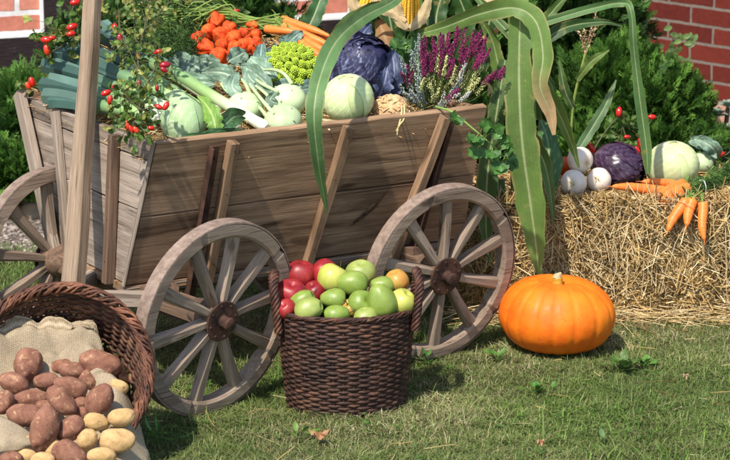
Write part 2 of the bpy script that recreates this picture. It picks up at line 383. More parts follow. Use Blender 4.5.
# dry straw scattered on the lawn
g = np.random.default_rng(5); n_ = 330
xs = np.concatenate([g.uniform(-1.1, 1.2, 130), g.normal(.75, .28, 200)]); ys = np.concatenate([g.uniform(4.5, 5.9, 130), 5.97-np.abs(g.normal(0, .08, 200))])
a = g.uniform(0, 3.14, n_)
m = straws(n_, np.stack([xs, ys, g.uniform(.006, .03, n_)], 1), np.stack([np.cos(a), np.sin(a)*.7, g.normal(0, .12, n_)], 1), g.uniform(.02, .10, n_), g.uniform(.0006, .0014, n_), SC, 6, .25)
tag(m.build('straw_litter', M['straw'], W=Matrix.Identity(4)), kind='stuff', label='loose straws scattered on the lawn before the bale', cat='straw')
def ovate(mb, base, d, up, L, w, c, curl=.15, nl=7, nc=5, rib=None, fold=.2, lobes=0):
    d = nrm(d); up = nrm(np.asarray(up)-d*np.dot(up, d)); sd = np.cross(d, up)
    s = np.linspace(0, 1, nl)[:, None]; a = np.linspace(-1, 1, nc)[None]
    wd = w*np.sin(np.pi*np.clip(s*.93+.04, 0, 1))**.8
    if lobes: wd = wd*(1+.3*np.sin(s*lobes*6.283))
    p = np.asarray(base)+d*(L*s)[..., None]+sd*(wd*a)[..., None]+up*(curl*L*np.sin(s*2.6)+fold*wd*np.abs(a))[..., None]
    cc = np.tile(np.asarray(c, float), (nl, nc, 1))
    if rib is not None: cc[:, nc//2] = rib
    mb.add(p.reshape(-1, 3), grid_faces(nl, nc), cc.reshape(-1, 3))
g = np.random.default_rng(44); m = MB()
for i in range(2600):
    x, y = g.uniform(-1.1, 1.15), g.uniform(4.45, 5.95); q = np.array([x, y, 0.])
    if snoise(q*1., 2.2, 33) < .35 or abs(x) > y*.188+.05: continue
    h = g.uniform(.008, .02); a0 = g.uniform(0, 6.28); c = np.array([(.07, .16, .03), (.10, .2, .04), (.14, .24, .06)][g.integers(0, 3)])*g.uniform(.8, 1.2)
    for k in range(3): a = a0+k*2.09; ovate(m, q+[0, 0, h], (math.cos(a), math.sin(a), g.uniform(-.1, .4)), (0, 0, 1), g.uniform(.006, .013), .0035, c, .1, 4, 3)
tag(m.build('clover', M['leafy'], W=Matrix.Identity(4)), kind='stuff', label='tiny clover leaves scattered through the lawn', cat='clover')
def weed(x, y, n, L, w, c, label, seed):
    g = np.random.default_rng(seed); o = P(x, y, Z=.012); m = MB()
    for i in range(n):
        a = g.uniform(0, 6.28); el = g.uniform(.3, 1.0); d = (math.cos(a)*math.cos(el), math.sin(a)*math.cos(el), math.sin(el))
        b = o+np.array([g.normal(0, .012), g.normal(0, .012), 0]); st = b+np.array(d)*L*.6
        tube(m, [b, st], .0008, 4, np.array(c)*.8); ovate(m, st, d, (0, 0, 1), L*g.uniform(.6, 1.1), w*g.uniform(.7, 1.1), np.array(c)*g.uniform(.8, 1.25), -.15)
    tag(m.build('weed', M['leafy']), label, 'weed', 'weeds growing in the lawn')
weed(622, 368, 26, .03, .011, (.085, .16, .035), 'broad leaved clover patch in the lawn right below the pumpkin', 1)
weed(645, 365, 14, .022, .009, (.08, .19, .03), 'smaller clover tuft just right of the clover patch by the pumpkin', 2)
weed(535, 392, 12, .022, .008, (.08, .2, .03), 'low weed in the grass midway below the pumpkin', 3)
weed(500, 360, 10, .028, .006, (.09, .21, .04), 'weed between the rear wheel rim and the pumpkin', 4)
weed(160, 442, 12, .045, .004, (.10, .24, .04), 'tall pointed grass weed right of the burlap edge', 5)
weed(300, 438, 7, .025, .009, (.16, .3, .05), 'bright green weed left of the fallen brown leaf', 6)
weed(423, 362, 10, .03, .008, (.07, .16, .03), 'weed at the foot of the rear wheel beside the apple basket', 7)
weed(612, 442, 1, .022, .009, (.2, .33, .12), 'single pale green leaf standing in the lawn foreground', 8)
def fallen(x, y, L, c, label, seed, lob=5):
    g = np.random.default_rng(seed); o = P(x, y, Z=.03); m = MB(); k = 28
    a = np.linspace(0, 2*math.pi, k, endpoint=False); r = L*(.55+.35*np.abs(np.sin(a*lob/2+.4))+.08*g.normal(size=k))
    ring = np.stack([r*np.cos(a), r*np.sin(a)*.8, .25*r*np.sin(a*2+1)+.006*np.sin(a*5)], 1)
    mid = ring*.5; mid[:, 2] += .003; v = np.vstack([ring, mid, [[0, 0, 0]]])+o
    idx = np.arange(k); q = np.stack([idx, (idx+1) % k, (idx+1) % k+k, idx+k], 1)
    m.add(v, q, c); m.t.append(np.stack([idx+k, (idx+1) % k+k, np.full(k, 2*k)], 1))
    tube(m, [o, o+np.array([L*.5, -L*1.0, .006])], .0008, 4, np.array(c)*.6)
    tag(m.build('fallen_leaf', M['leafy']), label, 'fallen leaf')
fallen(320, 434, .027, (.38, .19, .09), 'crumpled brown oak leaf on the grass below the apple basket', 1)
fallen(541, 442, .011, (.42, .2, .12), 'small reddish dry leaf on the lawn near the lower edge', 2, 3)
fallen(686, 376, .009, (.45, .3, .2), 'tiny tan leaf fragment on the lawn right of the clover', 3, 3)
m = MB(); o = P(583, 352, Z=.0); ovate(m, o, (.25, -.1, 1), (0, -1, .2), .055, .007, (.14, .3, .04), .1, 9)
tag(m.build('grass_tuft', M['leafy']), 'single wide grass blade standing against the pumpkin base', 'grass blade')

# ================================================ walls
def brick(name, c1, c2, mort, msize, paint=0, bw=.25, bh=.077):
    n = NT(name); v = n.tc.outputs['Object']; sx = n.N('ShaderNodeSeparateXYZ'); n.L(v, sx.inputs[0]); cb = n.N('ShaderNodeCombineXYZ')
    n.L(sx.outputs[0], cb.inputs[0]); n.L(sx.outputs[2], cb.inputs[1]); n.L(sx.outputs[1], cb.inputs[2])
    wv = n.N('ShaderNodeVectorMath', operation='MULTIPLY_ADD'); nz = n.N('ShaderNodeTexNoise'); nz.inputs['Scale'].default_value = 22; n.L(cb.outputs[0], nz.inputs['Vector'])
    n.L(nz.outputs['Color'], wv.inputs[0]); wv.inputs[1].default_value = (.006, .006, 0); n.L(cb.outputs[0], wv.inputs[2])
    b = n.N('ShaderNodeTexBrick'); b.inputs['Scale'].default_value = 1; b.inputs['Brick Width'].default_value = bw; b.inputs['Row Height'].default_value = bh
    b.inputs['Mortar Size'].default_value = msize; b.inputs['Mortar Smooth'].default_value = .15; b.inputs['Bias'].default_value = 0
    b.inputs['Color1'].default_value = (*c1, 1); b.inputs['Color2'].default_value = (*c2, 1); b.inputs['Mortar'].default_value = (*mort, 1)
    n.L(wv.outputs[0], b.inputs['Vector'])
    f = n.noise(cb.outputs[0], 40, 5); c = n.mix(.45, b.outputs['Color'], n.ramp(f, [(.3, (.62, .58, .55)), (.7, (1.2, 1.2, 1.2))]), 'MULTIPLY')
    f2 = n.noise(cb.outputs[0], 5, 4); c = n.mix(.4, c, n.ramp(f2, [(.3, (.7, .7, .7)), (.7, (1.15, 1.12, 1.1))]), 'MULTIPLY')
    n.col(c); n.rough(.9, .2)
    inv = n.N('ShaderNodeMath', operation='SUBTRACT'); inv.inputs[0].default_value = 1; n.L(b.outputs['Fac'], inv.inputs[1])
    p = n.bump(inv.outputs[0], .8, .006); n.bump(f, .4, .003, p); return n.m
def cuboid(mb, lo, hi, c=(1, 1, 1)):
    lo = np.array(lo, float); hi = np.array(hi, float)
    v = np.array([[x, y, z] for x in (lo[0], hi[0]) for y in (lo[1], hi[1]) for z in (lo[2], hi[2])])
    mb.add(v, [[0, 1, 3, 2], [4, 6, 7, 5], [0, 4, 5, 1], [2, 3, 7, 6], [0, 2, 6, 4], [1, 5, 7, 3]], c)
o1 = P(20, 35, 8.4); W1 = Matrix.Translation((o1[0], 8.4, 0)) @ Matrix.Rotation(R(22), 4, 'Z')
house = thing('timber_framed_wall', 'half timbered house wall with salmon bricks, white joints and black beams', 'house wall', (o1[0], 8.4, 0))
WM[house.name] = W1; house.matrix_basis = W1
mat = brick('salmon_brick', lin(226, 150, 128), lin(206, 128, 106), lin(238, 236, 232), .011)
zb0, zb1 = .279, .455
for i, (x0, x1, z0, z1) in enumerate([(-2.2, .085, zb1, 2.6), (.262, .86, zb1, 2.6), (1.01, 1.62, zb1, 2.6), (1.76, 4.2, zb1, 2.6), (-2.2, 4.2, 0, zb0)]):
    m = MB(); cuboid(m, (x0, .02, z0), (x1, .2, z1)); m.build('brick_panel', mat, house, W1, smooth=False)
tm = simple('black_timber', lin(44, 36, 36), lin(30, 24, 25), 20, .8, .25, .8, 60, .006, (1, 1, 5), lo=.3, hi=.62)
n = NT('flaking_black_timber'); v = n.map((3, 3, 14)); f = n.noise(v, 6, 6, .7)
n.col(n.ramp(f, [(.3, lin(38, 30, 30)), (.62, lin(52, 42, 42)), (.70, lin(120, 104, 98)), (.76, lin(60, 50, 48))])); n.rough(.8, .25); n.bump(f, .7, .006); tm = n.m
for x0, x1 in ((.10, .247), (.875, .995), (1.635, 1.745)):
    m = MB(); cuboid(m, (x0, 0, zb1+.003), (x1, .18, 2.6)); m.build('post', tm, house, W1, smooth=False)
m = MB(); cuboid(m, (-2.2, -.003, zb0+.014), (4.2, .18, zb1-.012)); m.build('beam', tm, house, W1, smooth=False)
wj = simple('white_joint_paint', lin(225, 225, 222), lin(245, 244, 240), 30, .8, .3, .3)
for (x0, x1, z0, z1) in [(-2.2, .0975, zb1-.0115, zb1), (.2475, .87, zb1-.0115, zb1), (.998, 1.63, zb1-.0115, zb1), (-2.2, 4.2, zb0, zb0+.0135),
                         (.085, .0975, zb1, 2.6), (.2475, .262, zb1, 2.6), (.86, .8725, zb1, 2.6), (.998, 1.01, zb1, 2.6), (1.62, 1.632, zb1, 2.6)]:
    m = MB(); cuboid(m, (x0, .008, z0), (x1, .03, z1)); m.build('white_joint', wj, house, W1, smooth=False)
o2 = P(690, 60, 9.2); W2 = Matrix.Translation((o2[0], 9.2, 0)) @ Matrix.Rotation(R(-50), 4, 'Z')
mat = brick('red_brick', lin(112, 46, 36), lin(90, 36, 29), lin(122, 114, 106), .0065)
m = MB(); cuboid(m, (-1.9, 0, 0), (3.5, .3, 3)); o = m.build('brick_wall', mat, None, W2, smooth=False)
tag(o, 'red brick wall with grey mortar behind the bush at right', 'wall')

# ================================================ background planting
def thuja(name, blobs, nspray, L, label, cols, seed, mat=M['needle'], cat='conifer', stems=True, up=.55):
    g = np.random.default_rng(seed); blobs = [(np.asarray(c, float), np.asarray(r, float)) for c, r in blobs]
    vol = np.array([r[0]*r[1]+r[1]*r[2] for c, r in blobs]); pick = g.choice(len(blobs), nspray, p=vol/vol.sum())
    C = np.array([b[0] for b in blobs])[pick]; Rr = np.array([b[1] for b in blobs])[pick]
    d = nrm(g.normal(size=(nspray, 3))); d[:, 1] = np.where(d[:, 1] > .35, -d[:, 1], d[:, 1])
    k = 1+.16*snoise(d*1.0+C*3, 1.6, seed)
    p = C+d*Rr*(k*g.uniform(.45, 1.02, nspray)**.5)[:, None]
    p[:, 2] = np.maximum(p[:, 2], .02)
    ax = nrm(d*.7+np.array([0, -.15, up])+g.normal(size=(nspray, 3))*.35)
    sd = nrm(np.cross(ax, nrm(g.normal(size=(nspray, 3))))); nn = np.cross(ax, sd)
    Ls = L*g.uniform(.6, 1.25, nspray); m = MB(); base_c = np.asarray(cols)[g.integers(0, len(cols), nspray)]*g.uniform(.7, 1.25, (nspray, 1))
    VV = []; FF = []; CC = []; cnt = 0
    def leaflet(bp, dr, l, w, cm):
        nonlocal cnt
        s = nrm(np.cross(nn, dr)); V = np.stack([bp, bp+dr*(l*.45)[:, None]+s*(w)[:, None], bp+dr*l[:, None]+nn*(l*.1)[:, None], bp+dr*(l*.45)[:, None]-s*w[:, None]], 1)
        VV.append(V.reshape(-1, 3)); FF.append(np.arange(nspray*4).reshape(-1, 4)+cnt); CC.append(np.repeat(base_c*cm, 4, 0)); cnt += nspray*4
    leaflet(p, ax, Ls, Ls*.05, 1)
    for j, t in enumerate((.12, .26, .4, .54, .68, .8)):
        bp = p+ax*(Ls*t)[:, None]; l = Ls*(.50-.42*t)
        for s in (-1, 1):
            dr = nrm(ax*.75+sd*s*.7+g.normal(size=(nspray, 3))*.15); leaflet(bp, dr, l, l*.16, 1+.25*t)
            l2 = l*.55; leaflet(bp+dr*(l*.4)[:, None], nrm(ax*.9+sd*s*.1), l2, l2*.22, 1.1+.3*t)
    v = np.concatenate(VV); f = np.concatenate(FF); m.add(v, f, np.concatenate(CC))
    root = C.mean(0); root[2] = 0
    th = thing(name, label, cat, (root[0], root[1], 0)); m.build('foliage', mat, th, smooth=True)
    if stems:
        st = MB()
        for i in range(9):
            c, r = blobs[i % len(blobs)]; e = c+nrm(g.normal(size=3))*r*.7; e[2] = max(e[2], .1)
            b0 = root+np.array([g.normal(0, .03), g.normal(0, .03), 0]); tube(st, crom([b0, (b0+e)/2+g.normal(size=3)*.03, e], 8), np.linspace(.014, .004, 8), 6, (.16, .10, .06))
        st.build('stem', M['plain'], th)
    return th
def at(x, y, Y): return P(x, y, Y)
TG = [(.05, .125, .018), (.085, .19, .028), (.13, .26, .042), (.035, .085, .015)]
TD = [(.035, .085, .018), (.05, .12, .02), (.07, .16, .03), (.03, .06, .014)]
thuja('conifer_shrub', [(at(655, 118, 7.3), (.17, .17, .17)), (at(612, 110, 7.35), (.18, .17, .22)), (at(626, 85, 7.4), (.11, .15, .13)), (at(650, 95, 7.4), (.07, .1, .09)), (at(640, 150, 7.2), (.28, .16, .10))], 6500, .065,
      'bright green dwarf conifer in front of the red brick wall', TG, 1)
thuja('conifer_shrub', [(at(578, 45, 8.0), (.24, .2, .34)), (at(592, 20, 8.1), (.15, .2, .25)), (at(550, 60, 8.0), (.22, .2, .3)), (at(560, 120, 7.8), (.3, .2, .2))], 7500, .075,
      'tall darker conifer behind the hanging corn leaves', TD, 2)
thuja('conifer_shrub', [(at(470, 60, 7.9), (.28, .2, .34)), (at(420, 40, 7.9), (.2, .2, .32)), (at(490, 20, 8.0), (.3, .2, .3)), (at(460, 120, 7.7), (.3, .2, .2))], 6000, .08,
      'dark conifer behind the heather on the cart', TD, 3)
thuja('conifer_shrub', [(at(8, 172, 7.3), (.16, .15, .08)), (at(35, 166, 7.4), (.10, .12, .07)), (at(-15, 168, 7.3), (.15, .12, .08))], 3300, .055, 'low bright green conifer at left below the feathery one', TG, 4)
thuja('conifer_shrub', [(at(14, 122, 7.55), (.14, .12, .10)), (at(24, 108, 7.6), (.09, .1, .10)), (at(-20, 130, 7.6), (.15, .15, .12)), (at(45, 135, 7.7), (.11, .1, .12))], 2800, .085,
      'feathery light green conifer at left against the black timber', [(.1, .22, .04), (.14, .27, .06), (.07, .16, .03)], 5, up=.4)
thuja('conifer_shrub', [(at(247, 14, 8.1), (.06, .06, .12)), (at(225, 30, 8.1), (.2, .08, .12)), (at(270, 40, 8.1), (.16, .08, .12))], 1200, .075, 'slim conifer tips showing above the carrot greens', TD, 6)
thuja('conifer_shrub', [(at(130, 60, 8.0), (.3, .12, .2))], 1500, .075, 'dark low conifer behind the leek leaves', TD, 16)
# stones edging the bed, left of the far wheel
sm = simple('sandstone', lin(168, 146, 118), lin(120, 108, 92), 14, .9, .2, .7, 60, .006)
for i, (x, y, rx, rz, lab) in enumerate([(8, 208, .07, .05, 'tan edging stone below the low conifer at left'), (36, 212, .055, .04, 'smaller edging stone seen through the far front wheel'), (70, 214, .06, .04, 'edging stone behind the cart end boards')]):
    o = P(x, y, Z=.02); m = MB(); ball(m, (0, 0, 0), (rx, .05, rz), nu=28, nv=18, bump=.12, bf=.5, seed=i); ob = m.build('edging_stone', sm, None, Matrix.Translation(Vector(o)))
    tag(ob, lab, 'stone', 'stones edging the flower bed')
g = np.random.default_rng(9); m = MB()
for i in range(900):
    o = P(g.uniform(-5, 130), g.uniform(222, 262), Z=.008); r = g.uniform(.003, .010)*(1+(g.random() < .06)); ball(m, o, (r, r*g.uniform(.6, 1), r*.6), np.array((.30, .25, .21))*g.uniform(.5, 1.5), 7, 5, .2, .5, i)
tag(m.build('gravel', M['plain'], W=Matrix.Identity(4)), kind='stuff', label='grey brown gravel between lawn and bed at left', cat='gravel')
# boulder and succulents, right
o = P(716, 128, 7.9); m = MB(); ball(m, (0, 0, 0), (.11, .09, .10), nu=40, nv=28, bump=.10, bf=.7, seed=3)
tag(m.build('boulder', simple('boulder_stone', lin(176, 132, 108), lin(140, 112, 96), 10, .9, .2, .8, 50, .008), None, Matrix.Translation(Vector(o))), 'reddish brown boulder beneath the brick wall at right', 'stone')
def rosette(x, y, Y, r, label, seed):
    g = np.random.default_rng(seed); o = P(x, y, Y); th = thing('succulent', label, 'succulent', (o[0], o[1], 0), 'grey green succulents by the boulder'); m = MB()
    s = MB(); tube(s, crom([(o[0]+.01, o[1], 0), (o[0]-.01, o[1], o[2]*.5), o], 8), .008, 6, (.12, .09, .06)); s.build('stem', M['plain'], th)
    for i in range(26):
        a = i*2.4; el = .1+i/26*1.2; d = (math.cos(a)*math.cos(el), math.sin(a)*math.cos(el)-.25, math.sin(el)); l = r*(1.15-.55*i/26)
        ovate(m, o, d, (0, 0, 1), l, l*.26, np.array((.20, .27, .21))*g.uniform(.75, 1.2), .12, 8, 5, fold=.3)
    m.build('rosette', M['waxy'], th)
for i, (x, y, Y, r, lab) in enumerate([(716, 118, 7.5, .05, 'grey green succulent in front of the boulder'), (727, 134, 7.4, .05, 'succulent rosette cut by the right picture edge'), (706, 132, 7.45, .045, 'succulent rosette between the conifer and the boulder'), (720, 148, 7.3, .04, 'lowest succulent rosette above the kohlrabi leaf'), (728, 108, 7.5, .04, 'succulent rosette at the top right of the boulder')]):
    rosette(x, y, Y, r, lab, i)
thuja('dry_shrub', [(at(712, 155, 7.4), (.1, .1, .1)), (at(728, 165, 7.3), (.1, .1, .1))], 700, .05, 'brown dry undergrowth beneath the succulents', [(.10, .07, .04), (.07, .05, .03), (.06, .08, .03)], 8, cat='shrub', stems=False)
# sapling in front of the brick wall
th = thing('sapling', 'thin sapling with few round leaves before the red brick wall', 'sapling', P(668, 60, 8.3)*np.array([1, 1, 0])); m = MB(); b0 = P(668, 200, 8.3); b0[2] = 0
pth = crom([b0, P(668, 90, 8.3), P(671, 60, 8.3), P(674, 28, 8.3)], 14); tube(m, pth, np.linspace(.006, .0025, 14), 6, (.10, .06, .05)); tube(m, crom([P(670, 62, 8.3), P(678, 48, 8.28), P(690, 41, 8.25)], 7), .0022, 5, (.1, .06, .05)); m.build('trunk', M['plain'], th)
m = MB(); g = np.random.default_rng(4)
for (x, y) in [(672, 27), (670, 34), (677, 36), (681, 42), (688, 41), (692, 42), (684, 44), (676, 48), (671, 50), (664, 45), (679, 53), (668, 58), (675, 62), (682, 38), (686, 46), (673, 42), (660, 50), (676, 57)]:
    a = g.uniform(-.6, 3.7); ovate(m, P(x, y, 8.25), (math.cos(a), g.uniform(-.6, .1), math.sin(a)), (0, -1, .3), .035, .011, np.array((.10, .17, .05))*g.uniform(.7, 1.6), .1)
m.build('leaves', M['leafy'], th)
# ================================================ HANDCART
A, B, E_, C_, D_, F_ = P(157, 143, 5.25), P(487, 106, 5.75), P(18, 93, 5.95), P(126, 286, 5.33), P(462, 238, 5.83), P(57, 249, 5.72)
G_ = B+E_-A; K_ = D_+F_-C_
def lerp(a, b, t): return a+(b-a)*t
def side(s, t): return lerp(lerp(C_, D_, s), lerp(A, B, s), t)
def endp(s, t): return lerp(lerp(F_, C_, s), lerp(E_, A, s), t)
nS = nrm(np.cross(D_-C_, A-C_)); nE = nrm(np.cross(C_-F_, E_-F_))
u_ = nrm(B-A); ctr = (A+B+E_+G_)/4; ctr[2] = 0
cart = thing('handcart', 'weathered wooden handcart with four spoked wheels heaped with vegetables', 'handcart', ctr)
we, ws = M['wood_end'], M['wood_side']
def panel(name, f, n, mat, splits, th, seg=14, seed=0, gap=.0025, s0=0., s1=1.):
    for i, (a, b) in enumerate(zip(splits[:-1], splits[1:])):
        q = [f(s0, a), f(s1, a), f(s1, b-gap/.38*1.0), f(s0, b-gap/.38)]
        plank(name, q, th, mat, cart, n=-n, seg=seg, seed=seed+i, wob=.0018)
panel('side_board', side, nS, ws, [0, .49, 1.0], .022, 18, 1)
panel('end_board', lambda s, t: endp(s, t)+u_*.006, nE, we, [.0, .52, .86, .985], .02, 10, 11, s0=.02, s1=.985)
farS = lambda s, t: lerp(lerp(F_, K_, s), lerp(E_, G_, s), t); nF = -nrm(np.cross(K_-F_, E_-F_))
panel('side_board', farS, -nF if np.dot(nF, [0, 1, 0]) < 0 else nF, ws, [0, .5, 1.0], .022, 12, 21)
bk = lambda s, t: lerp(lerp(D_, K_, s), lerp(B, G_, s), t)-u_*.03
nB = nrm(np.cross(K_-D_, B-D_)); nB = nB if np.dot(nB, u_) > 0 else -nB
panel('end_board', bk, nB, ws, [0, .5, 1.02], .02, 10, 31, s0=.02, s1=.98)
plank('floor_board', [C_+[0, 0, -.002], D_+[0, 0, -.002], K_+[0, 0, -.002], F_+[0, 0, -.002]], .02, ws, cart, n=np.array([0, 0, -1.]))
# bottom rail, corner strip and battens
plank('bottom_rail', [side(.0, -.075)+nS*.004, side(1, -.07)+nS*.004, side(1, -.012)+nS*.004, side(0, -.015)+nS*.004], .03, M['wood_end'], cart, n=-nS, seed=3)
def batten(name, f, n, s0, s1, t0, t1, w, th, mat, off=.0005, seed=0, w1=None):
    a, b = f(s0, t0)+n*off, f(s1, t1)+n*off; d = nrm(b-a); sd = np.cross(d, n); w1 = w if w1 is None else w1
    return plank(name, [a-sd*w/2, b-sd*w1/2, b+sd*w1/2, a+sd*w/2], th, mat, cart, n=n, seg=12, seed=seed, wob=.0016)
batten('corner_batten', lambda s, t: endp(s, t)+u_*.0, nE, .035, .055, 0.0, 1.02, .045, .022, we, .003, 5, .048)
batten('batten', lambda s, t: endp(s, t)+u_*.006, nE, .20, .30, -.02, .97, .026, .020, we, .001, 6)
batten('batten', lambda s, t: endp(s, t)+u_*.006, nE, .80, .74, -.03, .96, .028, .026, M['wood_dark'], .001, 7, .025)
batten('end_strip', lambda s, t: endp(s, t), nE, .992, .99, 0.0, 1.0, .016, .006, we, .002, 8)
batten('batten', side, nS, .222, .213, -.05, .965, .024, .026, ws, .001, 9, .026)
batten('batten', side, nS, .510, .555, -.05, .975, .026, .024, ws, .001, 10, .026)
batten('batten', side, nS, .775, .857, -.05, .975, .026, .028, ws, .001, 12, .024)
for s0, s1, t1 in ((.185, .165, .94), (.84, .885, .93)):
    m = MB(); a, b = side(s0, -.15)+nS*.002, side(s1, t1)+nS*.002; d = nrm(b-a); sd = np.cross(d, nS)
    slab(m, [a-sd*.016, b-sd*.014, b+sd*.014, a+sd*.016], .006, nS, 8); slab(m, [a-sd*.016+nS*.0062, b-sd*.014+nS*.0062, b-sd*.010+nS*.0062, a-sd*.010+nS*.0062], .018, nS, 8)
    o = m.build('iron_bracket', M['rust'], cart, smooth=False)
    for t in (.12, .5, .93):
        q = lerp(a, b, t)+nS*.008+sd*.004; mb = MB(); ball(mb, q, (.004, .004, .004), nu=10, nv=8); mb.build('rivet', M['rust'], o)
# long dark gouge in the lower side board
m = MB(); a, b = side(.60, .16)+nS*.0002, side(.73, .40)+nS*.0002; a, b = None, None
p0, p1 = P(350, 226, 5.62), P(388, 190, 5.69)
def onside(p):      # drop a point onto the outer face of the side boards along the line of sight
    d = p-CAMP; t = np.dot(C_-CAMP, nS)/np.dot(d, nS); return CAMP+d*t
p0, p1 = onside(p0), onside(p1); pth = crom([p0, lerp(p0, p1, .5)+[0.004, 0, -.004], p1], 14); ww = .0075*np.sin(np.linspace(.05, 3.1, 14))**.7
dd = nrm(p1-p0); sd = np.cross(nS, dd)
V = np.stack([pth-sd*ww[:, None]+nS*.0004, pth-sd*ww[:, None]*.4+nS*.0022, pth+sd*ww[:, None]*.1+nS*.0006, pth+sd*ww[:, None]*.6+nS*.002, pth+sd*ww[:, None]+nS*.0004], 1)
m.add(V.reshape(-1, 3), grid_faces(14, 5)); m.build('gouge', simple('raw_gouge', lin(52, 36, 28), lin(110, 84, 62), 60, .9, .2, .6, 150, .002, (1, 1, 1)), cart)
for (f, n, ss) in ((side, nS, ((.213, .222), (.555, .510), (.857, .775))), (endp, nE, ((.30, .20), (.74, .80)))):
    for (s1, s0) in ss:
        for t in (.12, .40, .62, .92):
            q = f(lerp(s0, s1, t), t)+n*(.0275 if f is side else .027)+u_*(.006 if f is endp else 0); mb = MB(); ball(mb, q, (.0022, .0022, .0022), nu=8, nv=6); mb.build('nail', M['rust'], cart)
# axles, bolsters, perch, drawbar
th_f, th_r = R(39), R(31)
Hn = P(215, 317, 5.136); Hn[2] = .248; nf = np.array([math.sin(th_f), -math.cos(th_f), 0]); uf = np.array([math.cos(th_f), math.sin(th_f), 0])
Hf = Hn-nf*.74
Rn = P(440, 273, 5.58); Rn[2] = .245; nr = np.array([math.sin(th_r), -math.cos(th_r), 0]); ur = np.array([math.cos(th_r), math.sin(th_r), 0])
Rf = Rn-nr*.66
wd = M['wood_dark']
beam('axle', Hn-nf*.03, Hf+nf*.03, .045, .05, wd, cart); beam('axle', Rn-nr*.03, Rf+nr*.03, .045, .05, wd, cart)
fm = (Hn+Hf)/2; rm = (Rn+Rf)/2
beam('bolster', fm+nf*.24+[0, 0, .0285+.0005], fm-nf*.24+[0, 0, .029], .05, .03-.008, wd, cart) if 0 else None
beam('perch', fm+[0, 0, -.005]+uf*.03, rm+[0, 0, -.005], .04, .04, wd, cart)
ir = M['rust']
beam('axle_iron', Hn-nf*.08+[0, 0, -.030]+uf*.002, fm+[0, 0, -.030], .035, .009, ir, cart)
beam('axle_iron', Rn-nr*.08+[0, 0, -.030], rm+[0, 0, -.030], .035, .009, ir, cart)
Pb, Pt = P(72, 296, 5.33), P(98, -60, 5.72)
pole = beam('drawbar', Pb, Pt, .052, .040, M['wood_pole'], cart, up=(-.5, -.85, 0), w2=.036, h2=.03, seg=16, wob=.0025)
for s in (-1, 1):
    beam('drawbar_arm', Pb+[0.0, .0, .0]-nf*s*-.03+uf*.01, fm+nf*s*.16+uf*.0+[0, 0, .002], .034, .036, we, cart)
for (s_, r0) in ((.10, .0), (.32, .0)):
    pass
